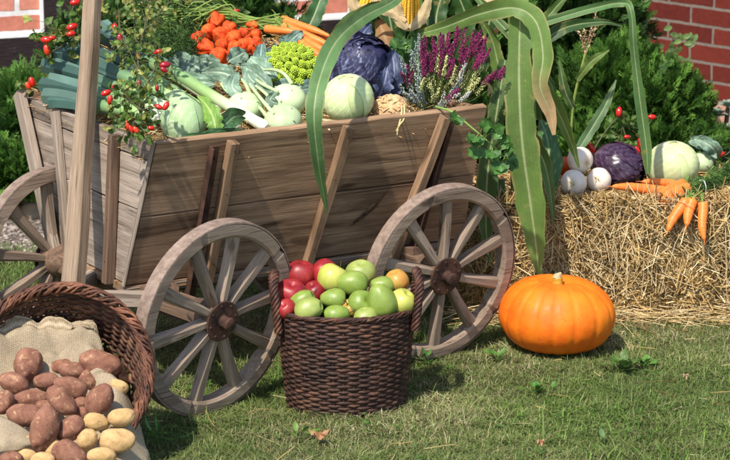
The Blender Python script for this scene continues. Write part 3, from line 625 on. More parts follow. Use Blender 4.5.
# struts from the axles to the sides
beam('strut', fm+nf*.19+[0, 0, .03], side(.13, -.08)-nS*.03, .03, .03, wd, cart, up=(1, 0, 0)); beam('strut', fm-nf*.20+[0, 0, .03], farS(.13, .02)+nS*.01, .03, .03, wd, cart, up=(1, 0, 0))
beam('strut', rm+nr*.22+[0, 0, .03], side(.80, -.06)-nS*.025, .03, .03, wd, cart, up=(1, 0, 0)); beam('strut', rm-nr*.22+[0, 0, .03], farS(.80, .02)+nS*.01, .03, .03, wd, cart, up=(1, 0, 0))
def wheel(H, n, camber, r=.25, ns=10, a0=0., seed=0):
    ax = nrm(np.asarray(n)*math.cos(camber)-np.array([0, 0, math.sin(camber)])); x = nrm(np.cross([0, 0, 1], ax)); W = frame(H, x, ax)
    x = nrm(x); y = np.cross(ax, x); Mx = np.eye(4); Mx[:3, 0] = x; Mx[:3, 1] = y; Mx[:3, 2] = ax; Mx[:3, 3] = H; W = Matrix(Mx.tolist())
    w = bpy.data.objects.new('wheel', None); col.objects.link(w); w.empty_display_size = .05; place(w, cart, W)
    k = 120; a = np.linspace(0, 2*math.pi, k, endpoint=False); ro = r-.0045; ri = r-.038; hw = .020
    g = np.random.default_rng(seed)
    gro = np.zeros(k)
    for j in range(5): gro[(j*24+12) % k] = .005
    wob = 1+.003*np.sin(a*3+seed)
    prof = [(ri+.003, -hw), (ro, -hw), (ro, hw-.002), (ro-.003, hw), (ri+.006, hw), (ri, hw-.005), (ri, -hw+.004)]
    V = np.stack([np.stack([(pr*wob-(gro if pr > ri+.01 else -gro))*np.cos(a), (pr*wob)*np.sin(a), np.full(k, pz)-gro*np.sign(pz)], 1) for pr, pz in prof], 0)
    m = MB(); K = len(prof); f = grid_faces(K, k, True); last = np.stack([np.arange(k)+(K-1)*k, (np.arange(k)+1) % k+(K-1)*k, (np.arange(k)+1) % k, np.arange(k)], 1)
    m.add(V.reshape(-1, 3), np.concatenate([f, last])); m.build('rim', M['wood_wheel'], w, W, smooth=False)
    m = MB(); prof = np.array([(ro+.0006, -hw), (r, -hw+.001), (r, hw-.001), (ro+.0006, hw)]); lathe(m, prof, k); m.build('tyre', M['tyre'], w, W, smooth=False)
    for i in range(ns):
        t = a0+i*2*math.pi/ns; m = MB(); L = np.linspace(.030, ri+.004, 10); q = (L-.03)/(ri-.03)
        wt = np.interp(q, [0, .2, .5, .85, 1], [.019, .023, .026, .032, .034])/2; dz = np.interp(q, [0, .25, .8, 1], [.036, .032, .026, .024])/2; z0 = .004*(1-q)
        ring = []
        for cx, cz in ((-1, -.6), (-.6, -1), (.6, -1), (1, -.6), (1, .6), (.6, 1), (-.6, 1), (-1, .6)): ring.append(np.stack([L, cx*wt, z0+cz*dz], 1))
        v = np.stack(ring, 1); v[..., 1] += .0015*np.sin(q*5+i)[:, None]
        m.add(v.reshape(-1, 3), grid_faces(10, 8, True)); Wl = W @ Matrix.Rotation(t, 4, 'Z'); m.build('spoke', M['wood_wheel'], w, Wl, smooth=False)
    m = MB(); lathe(m, [(.001, -.07), (.03, -.07), (.034, -.05), (.044, -.025), (.046, 0), (.044, .018), (.03, .0225), (.001, .0225)], 48); m.build('hub', M['wood_dark'], w, W, smooth=False)
    m = MB(); lathe(m, [(.001, .023), (.050, .023), (.0515, .026), (.049, .0280), (.017, .0285), (.0150, .030), (.0145, .048), (.017, .049), (.016, .058), (.009, .060), (.001, .061)], 40)
    for i in range(8): t = i*math.pi/4+.2; ball(m, (.041*math.cos(t), .041*math.sin(t), .029), (.0035, .0035, .0022), nu=8, nv=6)
    m.build('hub_cap', M['rust'], w, W, smooth=False)
nv = lambda d: np.array([math.sin(R(d)), -math.cos(R(d)), 0])
wheel(Hn, nv(47), R(7), r=.247, a0=.10, seed=1); wheel(Hf, -nv(47), R(3), a0=.25, seed=2)
wheel(Rn, nv(37), R(8), r=.242, a0=.33, seed=3); wheel(Rf, -nr, R(5), a0=.1, seed=4)
# straw bedding in the cart
def edge_y(x): return 143-.112*(x-157)
def YP(x, y, lift=0): return 5.25+.5*(x-157)/330+.08+(edge_y(x)-y)*.0062+lift
m = MB(); S, T = np.meshgrid(np.linspace(0, 1, 40), np.linspace(0, 1, 34), indexing='ij')
ia, ib, ie = side(.03, .80)-nS*.03, side(.97, .80)-nS*.03, farS(.03, .8)+nS*.03
V = ia+(ib-ia)*S[..., None]+(ie-ia)*T[..., None]; V[..., 2] = .60+.155*T**.9*np.minimum(1, np.minimum(S, 1-S)*9)**.5+.012*snoise(V, 7, 4)
m.add(V.reshape(-1, 3), grid_faces(40, 34), (.30, .2, .1))
g = np.random.default_rng(3); n_ = 5200; s = g.uniform(0, 1, n_); t = g.uniform(0, 1, n_); p = ia+(ib-ia)*s[:, None]+(ie-ia)*t[:, None]; p[:, 2] = .60+.155*t**.9*np.minimum(1, np.minimum(s, 1-s)*9)**.5+g.uniform(0, .022, n_)
a = g.uniform(0, 6.28, n_); st = straws(n_, p, np.stack([np.cos(a), np.sin(a), g.normal(0, .3, n_)], 1), g.uniform(.03, .12, n_), g.uniform(.0007, .0016, n_), SC, 2, .4)
m.add(st.v[0], st.q[0], st.c[0]); tag(m.build('straw_bedding', M['straw'], W=Matrix.Identity(4)), kind='stuff', label='straw bedding filling the cart under the vegetables', cat='straw')
# ================================================ VEGETABLES ON THE CART
def PW(x, y, Y=None): 
    Y = YP(x, y) if Y is None else Y; return P(x, y, Y)
def px(Y, z=.7): return mpp(Y, z)
def mask_line(d, w): return np.clip(1-np.abs(d)/w, 0, 1)
def cabbage(name, label, cat, o, r, mat, base, vein, seed, axis=(.1, -.6, .8), squash=.92, nleaf=7, wav=.0, ph0=None, group=None, spread=1., edge=None, veinw=.012, lift=.02, tonev=.08, point=0.):
    """head of wrapped leaves, each a curved sheet with a raised pale midrib and side veins"""
    g = np.random.default_rng(seed); W = frame(o, np.cross(axis, [0, 0, 1.])+1e-4, axis)
    th = thing(name, label, cat, (o[0], o[1], o[2]-r), group); m = MB()
    base = np.asarray(base); vein = np.asarray(vein)
    ball(m, (0, 0, 0), (r*.985, r*.985, r*.985*squash), base, 48, 32, .02, .8, seed, fn=lambda d: d*np.concatenate([np.repeat(1-point*np.clip(d[..., 2:], 0, 1)**1.3, 2, -1), np.ones(d.shape[:-1]+(1,))], -1)); m.build('heart', mat, th, W)
    for i in range(nleaf):
        az = (g.uniform(0, 6.28) if i else .3)+i*2.4; n = 44; k = 36
        v = np.linspace(0, 1, n)[:, None]; a = np.linspace(-1, 1, k)[None]
        tmax = 2.75-.95*(i < nleaf*.5)*1.0; th0 = math.pi*.98; top = .10+.12*i*.6*g.uniform(.6, 1.1)
        pol = th0+(top-th0)*v                             # from the stem end over the side towards the crown
        half = (1.25*np.sin(np.pi*np.clip(v*.80+.10, 0, 1))**.7)*(1+0*a)*spread
        edgeoff = .10*snoise(np.stack([v+0*a, a+0*v, 0*v+0*a], -1), 2.2, seed+i)
        az_ = a*half*(1+edgeoff*.4); rad = r*(1.005+(.012 if lift > .001 else .003)*i+lift*(np.abs(a)**4)*v**1.5+lift*1.2*np.clip(v-.86, 0, 1)/.14)
        rad = rad*(1+wav*np.abs(a)**2*np.sin(a*9+v*22+i)*v)
        dm = np.abs(a)*half*np.sin(np.minimum(pol, 1.7)); sidev = np.abs(((v*9-np.abs(a)*2.6) % 1)-.5)
        vm = np.maximum(mask_line(dm, .07*(1.25-v)), .75*mask_line(sidev, .11)*(v < .97)*(1-.4*np.abs(a)))
        fine = .25*mask_line(np.abs(((v*30+np.abs(a)*9+np.sin(a*31)*.4) % 1)-.5), .12)
        rad = rad+r*(.022*vm+.006*fine)
        sx = np.sin(pol); p = np.stack([rad*sx*np.cos(az+az_/np.maximum(sx, .35)*.9), rad*sx*np.sin(az+az_/np.maximum(sx, .35)*.9), rad*np.cos(pol)*squash*(1+0*a)], -1)
        p = p*np.concatenate([np.repeat(1-point*np.clip(p[..., 2:]/(r*squash), 0, 1)**1.3, 2, -1), np.ones(p.shape[:-1]+(1,))], -1)
        vm2 = np.clip(vm+fine, 0, 1)[..., None]; tone = (1+.10*snoise(p, 3/r*.08, seed+i))[..., None]*g.uniform(1-tonev, 1+tonev)
        c = (base*(1-vm2)+vein*vm2)*tone
        if edge is not None: e = np.clip(np.abs(a)*1.0+0*v-.8, 0, .2)[..., None]*5; c = c*(1-e*.6)+np.asarray(edge)*e*.6
        mb = MB(); mb.add(p.reshape(-1, 3), grid_faces(n, k), c.reshape(-1, 3)); mb.build('wrapper_leaf', mat, th, W)
    return th
def broad(mb, pts, w, c, vein, seed=0, side=None, cup=.15, wave=.12, n=26, k=17, tip=1.0, lob=0, twist=0.):
    "broad veined leaf along a path, half-width w(m) max"
    path = crom(pts, n); t = nrm(np.gradient(path, axis=0))
    sd = nrm(np.cross(t, nrm(CAMP-path))) if side is None else nrm(np.asarray(side)-t*(t@np.asarray(side, float))[:, None])
    up = np.cross(sd, t); tw = twist; s2 = sd*math.cos(tw)+up*math.sin(tw); u2 = -sd*math.sin(tw)+up*math.cos(tw)
    v = np.linspace(0, 1, n)[:, None]; a = np.linspace(-1, 1, k)[None]; g = np.random.default_rng(seed); ph = g.uniform(0, 6)
    W_ = w*np.sin(np.pi*np.clip(v**.8*.95+.03, 0, 1))**.6
    W_ = W_*(1+.10*np.sin(v*17+ph)*np.abs(a)+lob*np.sin(v*40+ph)*np.abs(a)**2)
    off = w*(cup*np.abs(a)**1.5+wave*np.abs(a)**2*np.sin(v*14+ph+np.sign(a)*1.3)+.03*np.sin(a*12+v*9))
    dm = mask_line(a*W_/w, .05*(1.2-v)); sv = mask_line(np.abs(((v*7-np.abs(a)*1.5) % 1)-.5), .08)*.6; vm = np.clip(np.maximum(dm, sv), 0, 1)
    p = path[:, None]+s2[:, None]*(W_*a)[..., None]+u2[:, None]*(off-w*.05*vm)[..., None]
    cc = (np.asarray(c)*(1-vm[..., None])+np.asarray(vein)*vm[..., None])*(1+.07*snoise(p, 25, seed)[..., None])
    mb.add(p.reshape(-1, 3), grid_faces(n, k), cc.reshape(-1, 3))
def leafobj(parent, pts, w, c, vein, seed=0, mat='waxy', name='leaf', **kw):
    m = MB(); broad(m, pts, w, c, vein, seed, **kw); return m.build(name, M[mat], parent)
# --- white cabbage, red savoy, pointed cabbage
o = P(348, 99, 5.645); cabbage('white_cabbage', 'smooth pale green white cabbage at the front rim of the cart', 'cabbage', o, 25.5*px(5.65), M['waxy'], lin(204, 220, 156), lin(246, 248, 226), 3, axis=(-.3, -.35, .9), nleaf=6, squash=.95, lift=.0, tonev=.02)
o = P(363, 66, 5.87); t_ = cabbage('savoy_cabbage', 'dark blue purple savoy cabbage with frilled outer leaf behind the white cabbage', 'cabbage', o, 28*px(5.87), M['waxy'], lin(46, 46, 78), lin(150, 158, 190), 5, axis=(.0, -.6, .8), nleaf=10, wav=.04, edge=lin(40, 34, 66), lift=.06)
for i, (pts, w) in enumerate([([(385, 95, 5.84), (394, 75, 5.82), (392, 50, 5.86)], .030), ([(352, 48, 5.9), (362, 34, 5.92), (371, 24, 5.95)], .022), ([(338, 85, 5.86), (334, 65, 5.87), (342, 48, 5.9)], .022), ([(378, 100, 5.80), (384, 84, 5.78), (388, 66, 5.80)], .024)]):
    leafobj(t_, [P(*q) for q in pts], w, lin(58, 68, 98), lin(120, 130, 158), i, lob=.22, wave=.3, name='outer_leaf')
def pointed():
    b0, tip = P(190, 144, 5.40), P(176, 90, 5.50); o = (b0+tip)/2
    th = cabbage('pointed_cabbage', 'pale green pointed cabbage leaning on the near left corner of the cart', 'cabbage', o, .057, M['waxy'], lin(176, 204, 150), lin(218, 232, 196), 14, axis=nrm(tip-b0), nleaf=5, squash=1.38, lift=.008, tonev=.04, point=.6)
    leafobj(th, [P(216, 136, 5.38), P(214, 120, 5.39), P(207, 106, 5.44), P(197, 96, 5.5)], .022, lin(120, 160, 70), lin(190, 210, 130), 4, cup=-.4, wave=.3, lob=.15, name='outer_leaf')
    leafobj(th, [P(176, 142, 5.345), P(200, 139, 5.34), P(222, 134, 5.38), P(242, 131, 5.42)], .018, lin(58, 92, 52), lin(130, 160, 110), 5, wave=.2, name='outer_leaf')
    leafobj(th, [P(216, 133, 5.40), P(226, 124, 5.42), P(234, 117, 5.46), P(243, 116, 5.5)], .026, lin(62, 98, 58), lin(136, 165, 120), 6, wave=.2, cup=.4, name='outer_leaf')
pointed()
# --- romanesco
def romanesco():
    o = P(291, 66, 5.86); ax = nrm([-.1, -.55, .85]); W = frame(o, [1, 0, 0], ax); th = thing('romanesco', 'lime green romanesco head with pointed florets among blue green leaves', 'romanesco', o-[0, 0, .06])
    m = MB(); n = 46; R0 = .069; gg = np.random.default_rng(4); ta = np.linspace(0, 2*math.pi, 7, endpoint=False); tl = np.array([[1, 0], [.92, .35], [.62, .8], [.05, 1.15]])
    cone = np.array([[q_*math.cos(t_), q_*math.sin(t_), h_] for q_, h_ in tl for t_ in ta]); cf_ = grid_faces(4, 7, True)
    for i in range(n):
        f = (i+.4)/n; rr = R0*f**.56; a = i*2.39996; z = .056*(1-f**1.3); p = np.array([rr*math.cos(a), rr*math.sin(a), z-.006]); d = nrm(np.array([p[0]*1.1, p[1]*1.1, .05+z*.3])+gg.normal(size=3)*.006); sz = (.0085+.0062*f)*gg.uniform(.9, 1.12); hh = sz*1.55
        Wf = np.array(frame(p, np.cross(d, [.3, .2, 1]), d))[:3, :3]; nb = 30; tone = gg.uniform(.88, 1.1)
        lathe_v = np.array([[sz*.8*(1-u**1.4)*math.cos(t_), sz*.8*(1-u**1.4)*math.sin(t_), hh*u*.9] for u in (0, .3, .6, .85, 1) for t_ in ta]); m.add(lathe_v@Wf.T+p, grid_faces(5, 7, True), np.array(lin(120, 148, 46)))
        for j in range(nb):
            u = 1-((j+.5)/nb)**.62; b = j*2.39996+i; r2 = sz*.86*(1-u**1.4); nl = nrm([math.cos(b), math.sin(b), .25+u*1.6]); pp = np.array([r2*math.cos(b), r2*math.sin(b), hh*u*.9]); s = sz*(.30-.19*u); Wc = np.array(frame(pp, np.cross(nl, [.3, .2, 1]), nl))[:3, :3]
            c = np.array(lin(170, 192, 62))*tone*(.9+.25*u); m.add((cone*[s, s, s*1.15]@Wc.T+pp)@Wf.T+p, cf_, np.concatenate([np.tile(c*.72, (7, 1)), np.tile(c*.9, (7, 1)), np.tile(c, (14, 1))]))  # bases darker than tips: shade between the florets is in the vertex colour
    ball(m, (0, 0, -.02), (.068, .068, .06), lin(120, 150, 50), 20, 14); m.build('florets', simple('romanesco', (.9, .9, .9), (1.08, 1.08, 1.05), 40, .6, .3, .2, 200, .001, attr=True, sss=.05), th, W)
    bg_, bv = lin(104, 134, 122), lin(170, 192, 176)
    for i, (pts, w) in enumerate([([(280, 85, 5.85), (266, 72, 5.82), (261, 58, 5.86), (262, 44, 5.92)], .026), ([(296, 82, 5.95), (300, 60, 5.97), (290, 45, 5.98), (280, 38, 5.97)], .028), ([(285, 48, 5.97), (293, 38, 5.97), (303, 32, 5.98)], .018), ([(290, 92, 5.80), (302, 90, 5.79), (318, 86, 5.82), (326, 78, 5.88)], .024), ([(275, 90, 5.78), (284, 86, 5.77), (296, 88, 5.78)], .02), ([(308, 92, 5.83), (320, 84, 5.86), (328, 68, 5.92)], .018), ([(270, 80, 5.84), (268, 60, 5.9), (276, 44, 5.95)], .016)]):
        leafobj(th, [P(*q) for q in pts], w, np.array(bg_)*(.8+.12*(i % 3)), bv, i, wave=.25, lob=.06)
romanesco()
# --- kohlrabi
def kohlrabi(x, y, rp, Y, label, seed, stalks=(), leaves=(), c=lin(196, 214, 168), sq=.86):
    g = np.random.default_rng(seed); r = rp*px(Y); o = P(x, y, Y); th = thing('kohlrabi', label, 'kohlrabi', o-[0, 0, r]); m = MB()
    cf = lambda s: np.asarray(c)*(1+.07*snoise(s, 1.3, seed))[..., None]*(1+.25*np.clip(-.5-s[..., 2:3], 0, 1))
    ball(m, (0, 0, 0), (r, r, r*sq), nu=40, nv=28, bump=.035, bf=.6, seed=seed, cfn=cf)
    for i in range(5):   # cut leaf stubs
        a = i*2.4+seed; el = .35+.2*i; d = np.array([math.cos(a)*math.cos(el), math.sin(a)*math.cos(el), math.sin(el)*sq]); p0 = d*r*.97*[1, 1, sq**.3]
        tube(m, np.array([p0, p0+d*.004, p0+d*.0065+[0, 0, .001]]), [.0055, .0038, .003], 9, np.array(lin(190, 208, 160)), flat=.55)
    m.build('bulb', M['waxy'], th, Matrix.Translation(Vector(o)) @ Matrix.Rotation(.3, 4, 'X'))
    for i, s in enumerate(stalks):
        m = MB(); tube(m, crom([P(*q) for q in s], 14), np.linspace(.0058, .0036, 14), 7, lin(182, 206, 150)); m.build('leaf_stalk', M['waxy'], th)
    for i, (pts, w) in enumerate(leaves):
        leafobj(th, [P(*q) for q in pts], w, np.array(lin(120, 148, 126))*(.85+.1*(i % 4)), lin(188, 205, 175), seed*7+i, wave=.3, lob=.05)
kohlrabi(245, 108, 18.5, 5.60, 'pale kohlrabi left of two others, half hidden behind the leek root', 1, [[(235, 98, 5.62), (226, 90, 5.62), (221, 84, 5.66)], [(250, 94, 5.62), (244, 82, 5.66), (234, 74, 5.72)]],
         [([(238, 82, 5.68), (226, 74, 5.72), (214, 72, 5.74), (200, 73, 5.78)], .026), ([(206, 76, 5.78), (195, 66, 5.8), (182, 60, 5.84), (172, 57, 5.88)], .024), ([(215, 84, 5.70), (200, 82, 5.70), (186, 78, 5.72), (172, 70, 5.76)], .022), ([(240, 96, 5.60), (232, 86, 5.62), (236, 74, 5.68)], .020), ([(228, 62, 5.85), (238, 56, 5.88), (246, 52, 5.9)], .026), ([(220, 66, 5.82), (208, 62, 5.86), (196, 60, 5.88)], .022), ([(200, 86, 5.7), (190, 84, 5.7), (178, 84, 5.72)], .018)])
kohlrabi(287, 101, 19.5, 5.66, 'pale kohlrabi standing behind the front one, its stalk curling up left', 2, [[(292, 84, 5.66), (284, 74, 5.68), (274, 70, 5.72), (264, 70, 5.76)], [(278, 92, 5.62), (262, 84, 5.64), (252, 76, 5.7)]],
         [([(272, 92, 5.62), (262, 80, 5.66), (250, 70, 5.7), (240, 66, 5.74)], .022), ([(262, 88, 5.64), (250, 78, 5.68), (246, 66, 5.72)], .018), ([(275, 78, 5.74), (262, 68, 5.8), (250, 58, 5.86)], .026), ([(280, 112, 5.60), (272, 106, 5.60), (268, 98, 5.6)], .014)])
kohlrabi(283, 121, 19.5, 5.55, 'pale kohlrabi resting right on the front rim of the cart', 3, [[(272, 112, 5.54), (262, 100, 5.57), (254, 90, 5.6), (250, 84, 5.64)], [(268, 118, 5.54), (258, 106, 5.58), (246, 98, 5.62)], [(276, 108, 5.56), (268, 96, 5.58), (256, 86, 5.64)]], [([(278, 104, 5.56), (270, 100, 5.56), (276, 92, 5.57)], .012)], sq=.8)
# --- leeks
LE = [([(267, 128, 5.50), (215, 98, 5.62), (165, 67, 5.75), (120, 45, 5.85), (90, 25, 5.95)], 'leek lying in front with its white root end on the cart rim'),
      ([(238, 129, 5.50), (200, 108, 5.56), (150, 78, 5.68), (100, 55, 5.80), (64, 38, 5.90)], 'second leek of the bundle, leaves ending just below the topmost ones'),
      ([(212, 118, 5.50), (170, 96, 5.58), (120, 75, 5.68), (80, 58, 5.80), (47, 49, 5.87)], 'third leek down, leaves broad and blue green'),
      ([(200, 120, 5.49), (150, 101, 5.55), (105, 84, 5.68), (70, 72, 5.78), (40, 64, 5.86)], 'fourth leek down in the bundle'),
      ([(190, 122, 5.47), (145, 108, 5.52), (100, 95, 5.64), (65, 86, 5.74), (38, 82, 5.82)], 'fifth leek down, leaf ends nearly level with the cart rim'),
      ([(182, 124, 5.44), (140, 113, 5.48), (95, 105, 5.60), (60, 99, 5.72), (37, 99, 5.79)], 'lowest leek of the bundle, leaves lying on the cart end board'),
      ([(225, 108, 5.60), (185, 82, 5.70), (140, 56, 5.82), (115, 38, 5.90), (98, 22, 6.0)], 'topmost leek of the bundle, leaves behind the drawbar')]
for li_, (pts, lab) in enumerate(LE):
    path = crom([P(*q) for q in pts], 60); th = thing('leek', lab, 'leek', path.mean(0)-[0, 0, .03], 'leeks bundled across the left end of the cart'); m = MB(); n1 = 30
    s = np.linspace(0, 1, n1)[:, None]; c = np.where(s < .35, np.array(lin(232, 236, 214)), 0)+0; stops = [0, .3, .55, 1]; cc = np.stack([np.interp(s[:, 0], stops, [lin(236, 236, 220)[k], lin(226, 232, 200)[k], lin(160, 194, 120)[k], lin(96, 132, 96)[k]]) for k in range(3)], 1)
    rr = np.interp(s[:, 0], [0, .04, .1, .6, 1], [.010, .0165, .0145, .016, .018]); tube(m, path[:n1], rr, 16, cc)
    m.build('shaft', M['waxy'], th)
    m = MB(); g = np.random.default_rng(li_)
    for i in range(26): d = nrm(path[0]-path[2])*.6+g.normal(size=3)*.5; tube(m, [path[0], path[0]+nrm(d)*.006, path[0]+nrm(d)*g.uniform(.010, .018)], .0006, 3, lin(205, 195, 165))
    m.build('roots', M['plain'], th)
    for k in range(2):
        sub = path[n1-9+k*2:60-int(g.integers(0, 8))].copy(); N = len(sub); f = np.linspace(0, 1, N)[:, None]
        off = (k-.3)*.012; sub += UPV*f*off*1.1-BACK*.009*k*f+BACK*.006*np.sin(f*3.1)
        w = np.interp(f[:, 0], [0, .2, .9, 1], [.016, .018, .0205, .020])*g.uniform(.9, 1.05); base = np.array(lin(92, 122, 110) if k % 2 else lin(66, 98, 88))*g.uniform(.7, 1.2); base2 = np.array(lin(120, 152, 110)); 
        m = MB(); cl = base2*(1-np.minimum(f*2.5, 1))+base*np.minimum(f*2.5, 1); ribbon(m, sub, w, cl, fold=-.38, nc=25, twist=g.uniform(-.3, .3), rib=None, seed=k, rag=0.)
        m.build('leaf', M['waxy'], th)
# --- carrots
cm = simple('carrot_skin', lin(226, 112, 42), lin(240, 138, 62), 9, .45, .4, .35, 3, .003, (60, 2, 2), vary=.05, sss=.05)
def carrot(tipp, topp, r, label, group, seed, bend=.006):
    g = np.random.default_rng(seed); tipp, topp = np.asarray(tipp), np.asarray(topp); d = topp-tipp; L = np.linalg.norm(d)
    th = thing('carrot', label, 'carrot', (tipp+topp)/2-[0, 0, r], group); W = frame(tipp, d); m = MB(); n = 40; s = np.linspace(0, 1, n)
    pr = r*np.interp(s, [0, .05, .3, .7, .93, .985, 1], [.15, .42, .80, .96, 1, .85, .4])*(1+.035*np.sin(s*70+g.uniform(0, 6))*g.uniform(.2, 1, n)); pth = np.stack([s*L, bend*np.sin(s*3.14*g.uniform(.8, 1.6)), bend*.4*np.sin(s*5)], 1)
    tube(m, pth, pr, 18); tube(m, np.array([[0, 0, 0], [-.008, .001, 0], [-.018, .003, -.002]]), [.0014, .0008, .0004], 5); m.build('root', cm, th, W)
    m = MB(); 
    for i in range(5): a = g.normal(size=3)*.35; e = np.array([L, pth[-1, 1], pth[-1, 2]]); tube(m, [e-[.003, 0, 0], e+[.012, a[1]*.01, a[2]*.01], e+[.026, a[1]*.03, a[2]*.03]], .0016, 5, lin(120, 150, 70))
    m.build('stalk_stub', M['plain'], th, W); return th
CG = 'carrots bunched at the back of the cart'
for i, (x0, y0, Y0, x1, y1, Y1, rp, lab) in enumerate([
    (331, 37, 6.02, 281, 18, 6.12, 4.6, 'topmost carrot of the bunch on the cart'), (337, 49, 5.96, 281, 25, 6.06, 5.0, 'long carrot second from the top of the cart bunch'),
    (335, 57, 5.92, 292, 33, 6.02, 4.8, 'carrot third from the top of the cart bunch'), (303, 34, 6.0, 264, 28, 6.05, 4.4, 'carrot pointing right in front of the bunch beside the orange lanterns'),
    (331, 64, 5.90, 298, 40, 5.98, 4.6, 'fourth carrot down, partly behind the romanesco'), (326, 70, 5.90, 300, 48, 5.96, 4.6, 'lowest carrot beside the romanesco'), (334, 43, 6.04, 292, 24, 6.12, 4.6, 'carrot tucked behind the two topmost ones')]):
    carrot(P(x0, y0, Y0), P(x1, y1, Y1), rp*1.0*px(6.), lab, CG, i)
# --- feathery greens (carrot tops and dill)
def fern(mb, g, path, L, c, n=9, lw=.0016):
    t = nrm(np.gradient(path, axis=0)); N = len(path)
    tube(mb, path, .0011, 3, np.array(c)*1.1, cap=False)
    for i in range(2, N):
        for s in (-1, 1):
            sd = nrm(np.cross(t[i], g.normal(size=3))); d = nrm(t[i]*.7+sd*s); l = L*g.uniform(.5, 1.1)*(1-.4*i/N); q = path[i]+d*l
            e1 = nrm(np.cross(d, g.normal(size=3))); V = []
            for j in range(n):
                f = (j+1)/n; b = path[i]+d*l*f; dd = nrm(d*.6+e1*(1 if j % 2 else -1)*.9+g.normal(size=3)*.25); w = nrm(np.cross(dd, g.normal(size=3)))*lw; ll = l*.34*(1.15-f*.7)
                V += [b, b+dd*ll*.5+w, b+dd*ll, b+dd*ll*.5-w]
            V = np.array(V); mb.add(V, np.arange(len(V)).reshape(-1, 4), np.array(c)*g.uniform(.75, 1.3))
def greens(name, label, cat, regs, n, cols, seed, L=.035, parts='fronds', stalks=()):
    g = np.random.default_rng(seed); m = MB()
    for i in range(n):
        x0, y0, x1, y1, dx, dy, ln, dY = regs[g.integers(0, len(regs))]; x, y = g.uniform(x0, x1), g.uniform(y0, y1); b = PW(x, y)+[0, dY+g.normal(0, .015), 0]; d = nrm([dx+g.normal(0, .35), g.normal(-.1, .3), dy+g.normal(0, .3)])
        l = ln*g.uniform(.6, 1.2); p = np.array([b+d*l*s+np.array([0, 0, -.35*l*s*s]) for s in np.linspace(0, 1, 8)]); fern(m, g, p, L, np.array(cols[g.integers(0, len(cols))]), 7)
    v = np.concatenate(m.v); th = thing(name, label, cat, (v[:, 0].mean(), v[:, 1].mean(), .62)); m.build(parts, M['leafy'], th)
    if len(stalks):
        m = MB()
        for s in stalks: tube(m, crom([P(*q) for q in s], 12), .0022, 5, np.array(lin(126, 150, 70))*g.uniform(.8, 1.2))
        m.build('stalks', M['plain'], th)
    return th
GD = [(.03, .075, .015), (.045, .105, .02), (.065, .14, .03), (.09, .17, .04)]
stk = []
for i in range(46):
    yy = 15+i*.32; stk.append([(282+rng.normal(0, 3), 22+rng.normal(0, 4), 6.1), (250+rng.normal(0, 6), yy*.6+10+rng.normal(0, 2), 6.12), (215+rng.normal(0, 10), 12+rng.normal(0, 5), 6.12), (175+rng.normal(0, 16), 22+rng.normal(0, 9), 6.08)])
greens('carrot_greens', 'feathery dark green carrot tops heaped behind the orange lanterns', 'carrot greens', [(150, 18, 200, 56, -.3, .1, .06, .0), (185, 12, 250, 40, -.6, .0, .08, .02), (150, 40, 200, 62, -.2, -.2, .05, 0), (175, 8, 230, 22, -.5, .25, .05, 0)], 360, GD, 11, .028, stalks=stk)
# --- physalis lanterns
pm = simple('lantern_husk', lin(208, 56, 20), lin(246, 108, 44), 40, .6, .25, .6, 140, .003, vary=.28, trans=.2)
def lantern(x, y, rp, seed, label, Y=None, d=None):
    g = np.random.default_rng(seed); Y = YP(x, y, -.02) if Y is None else Y; r = rp*1.02*px(Y); o = P(x, y, Y); m = MB(); s = np.linspace(0, 1, 18)
    pr = np.stack([r*np.interp(s, [0, .08, .3, .55, .8, .93, 1], [.12, .55, .98, .92, .5, .2, .02]), (s-.45)*r*2.3], 1)
    lathe(m, pr, 30, rib=lambda a, z: 1+.30*np.abs(np.cos(a*2.5))**.6-.16+.05*np.sin(a*9+z*400+seed)); ax = nrm(g.normal(size=3)*[1, .7, .6]+[0, -.5, -.5]) if d is None else nrm(d)
    W = frame(o, np.cross(ax, [.1, .3, 1]), ax); th = thing('lantern_fruit', label, 'lantern fruit', o-[0, 0, r], 'orange lantern fruits heaped on the cart'); m.build('husk', pm, th, W)
    m = MB(); tube(m, crom([[0, 0, -.45*r*2.3], [.002, 0, -1.5*r], [.006, .003, -2.1*r]], 6), .0009, 5, lin(150, 120, 50)); m.build('stalk', M['plain'], th, W)
LN = [(215.7, 21, 9.5, 'topmost lantern of the orange heap'), (209, 32, 8, 'lantern just under the topmost one, to its left'), (199, 39, 7.5, 'leftmost lantern of the orange heap'), (206, 48, 8.5, 'lantern at the lower left of the heap beside the feathery greens'),
      (220, 35, 8.5, 'lantern in the middle of the heap'), (229, 29.6, 8, 'lantern right below the topmost one'), (234, 38, 8, 'lantern between the middle and the right hand pair'), (219, 57, 9.5, 'lowest lantern, lying on the kohlrabi leaves'), (235, 49, 8, 'lantern above and right of the lowest one'),
      (222, 46, 7.5, 'paler orange lantern above the lowest one'), (244, 35, 7, 'small lantern left of the tall right one'), (245, 45, 7.5, 'lantern squeezed beside the rightmost lantern'), (254, 46, 9, 'rightmost deep red orange lantern next to the romanesco leaf'), (253, 25, 6.5, 'separate lantern at the upper right before the carrots'), (256, 35, 6, 'bright orange lantern at the tip of the front carrot')]
for i, (x, y, r, lab) in enumerate(LN): lantern(x, y, r, i, lab)
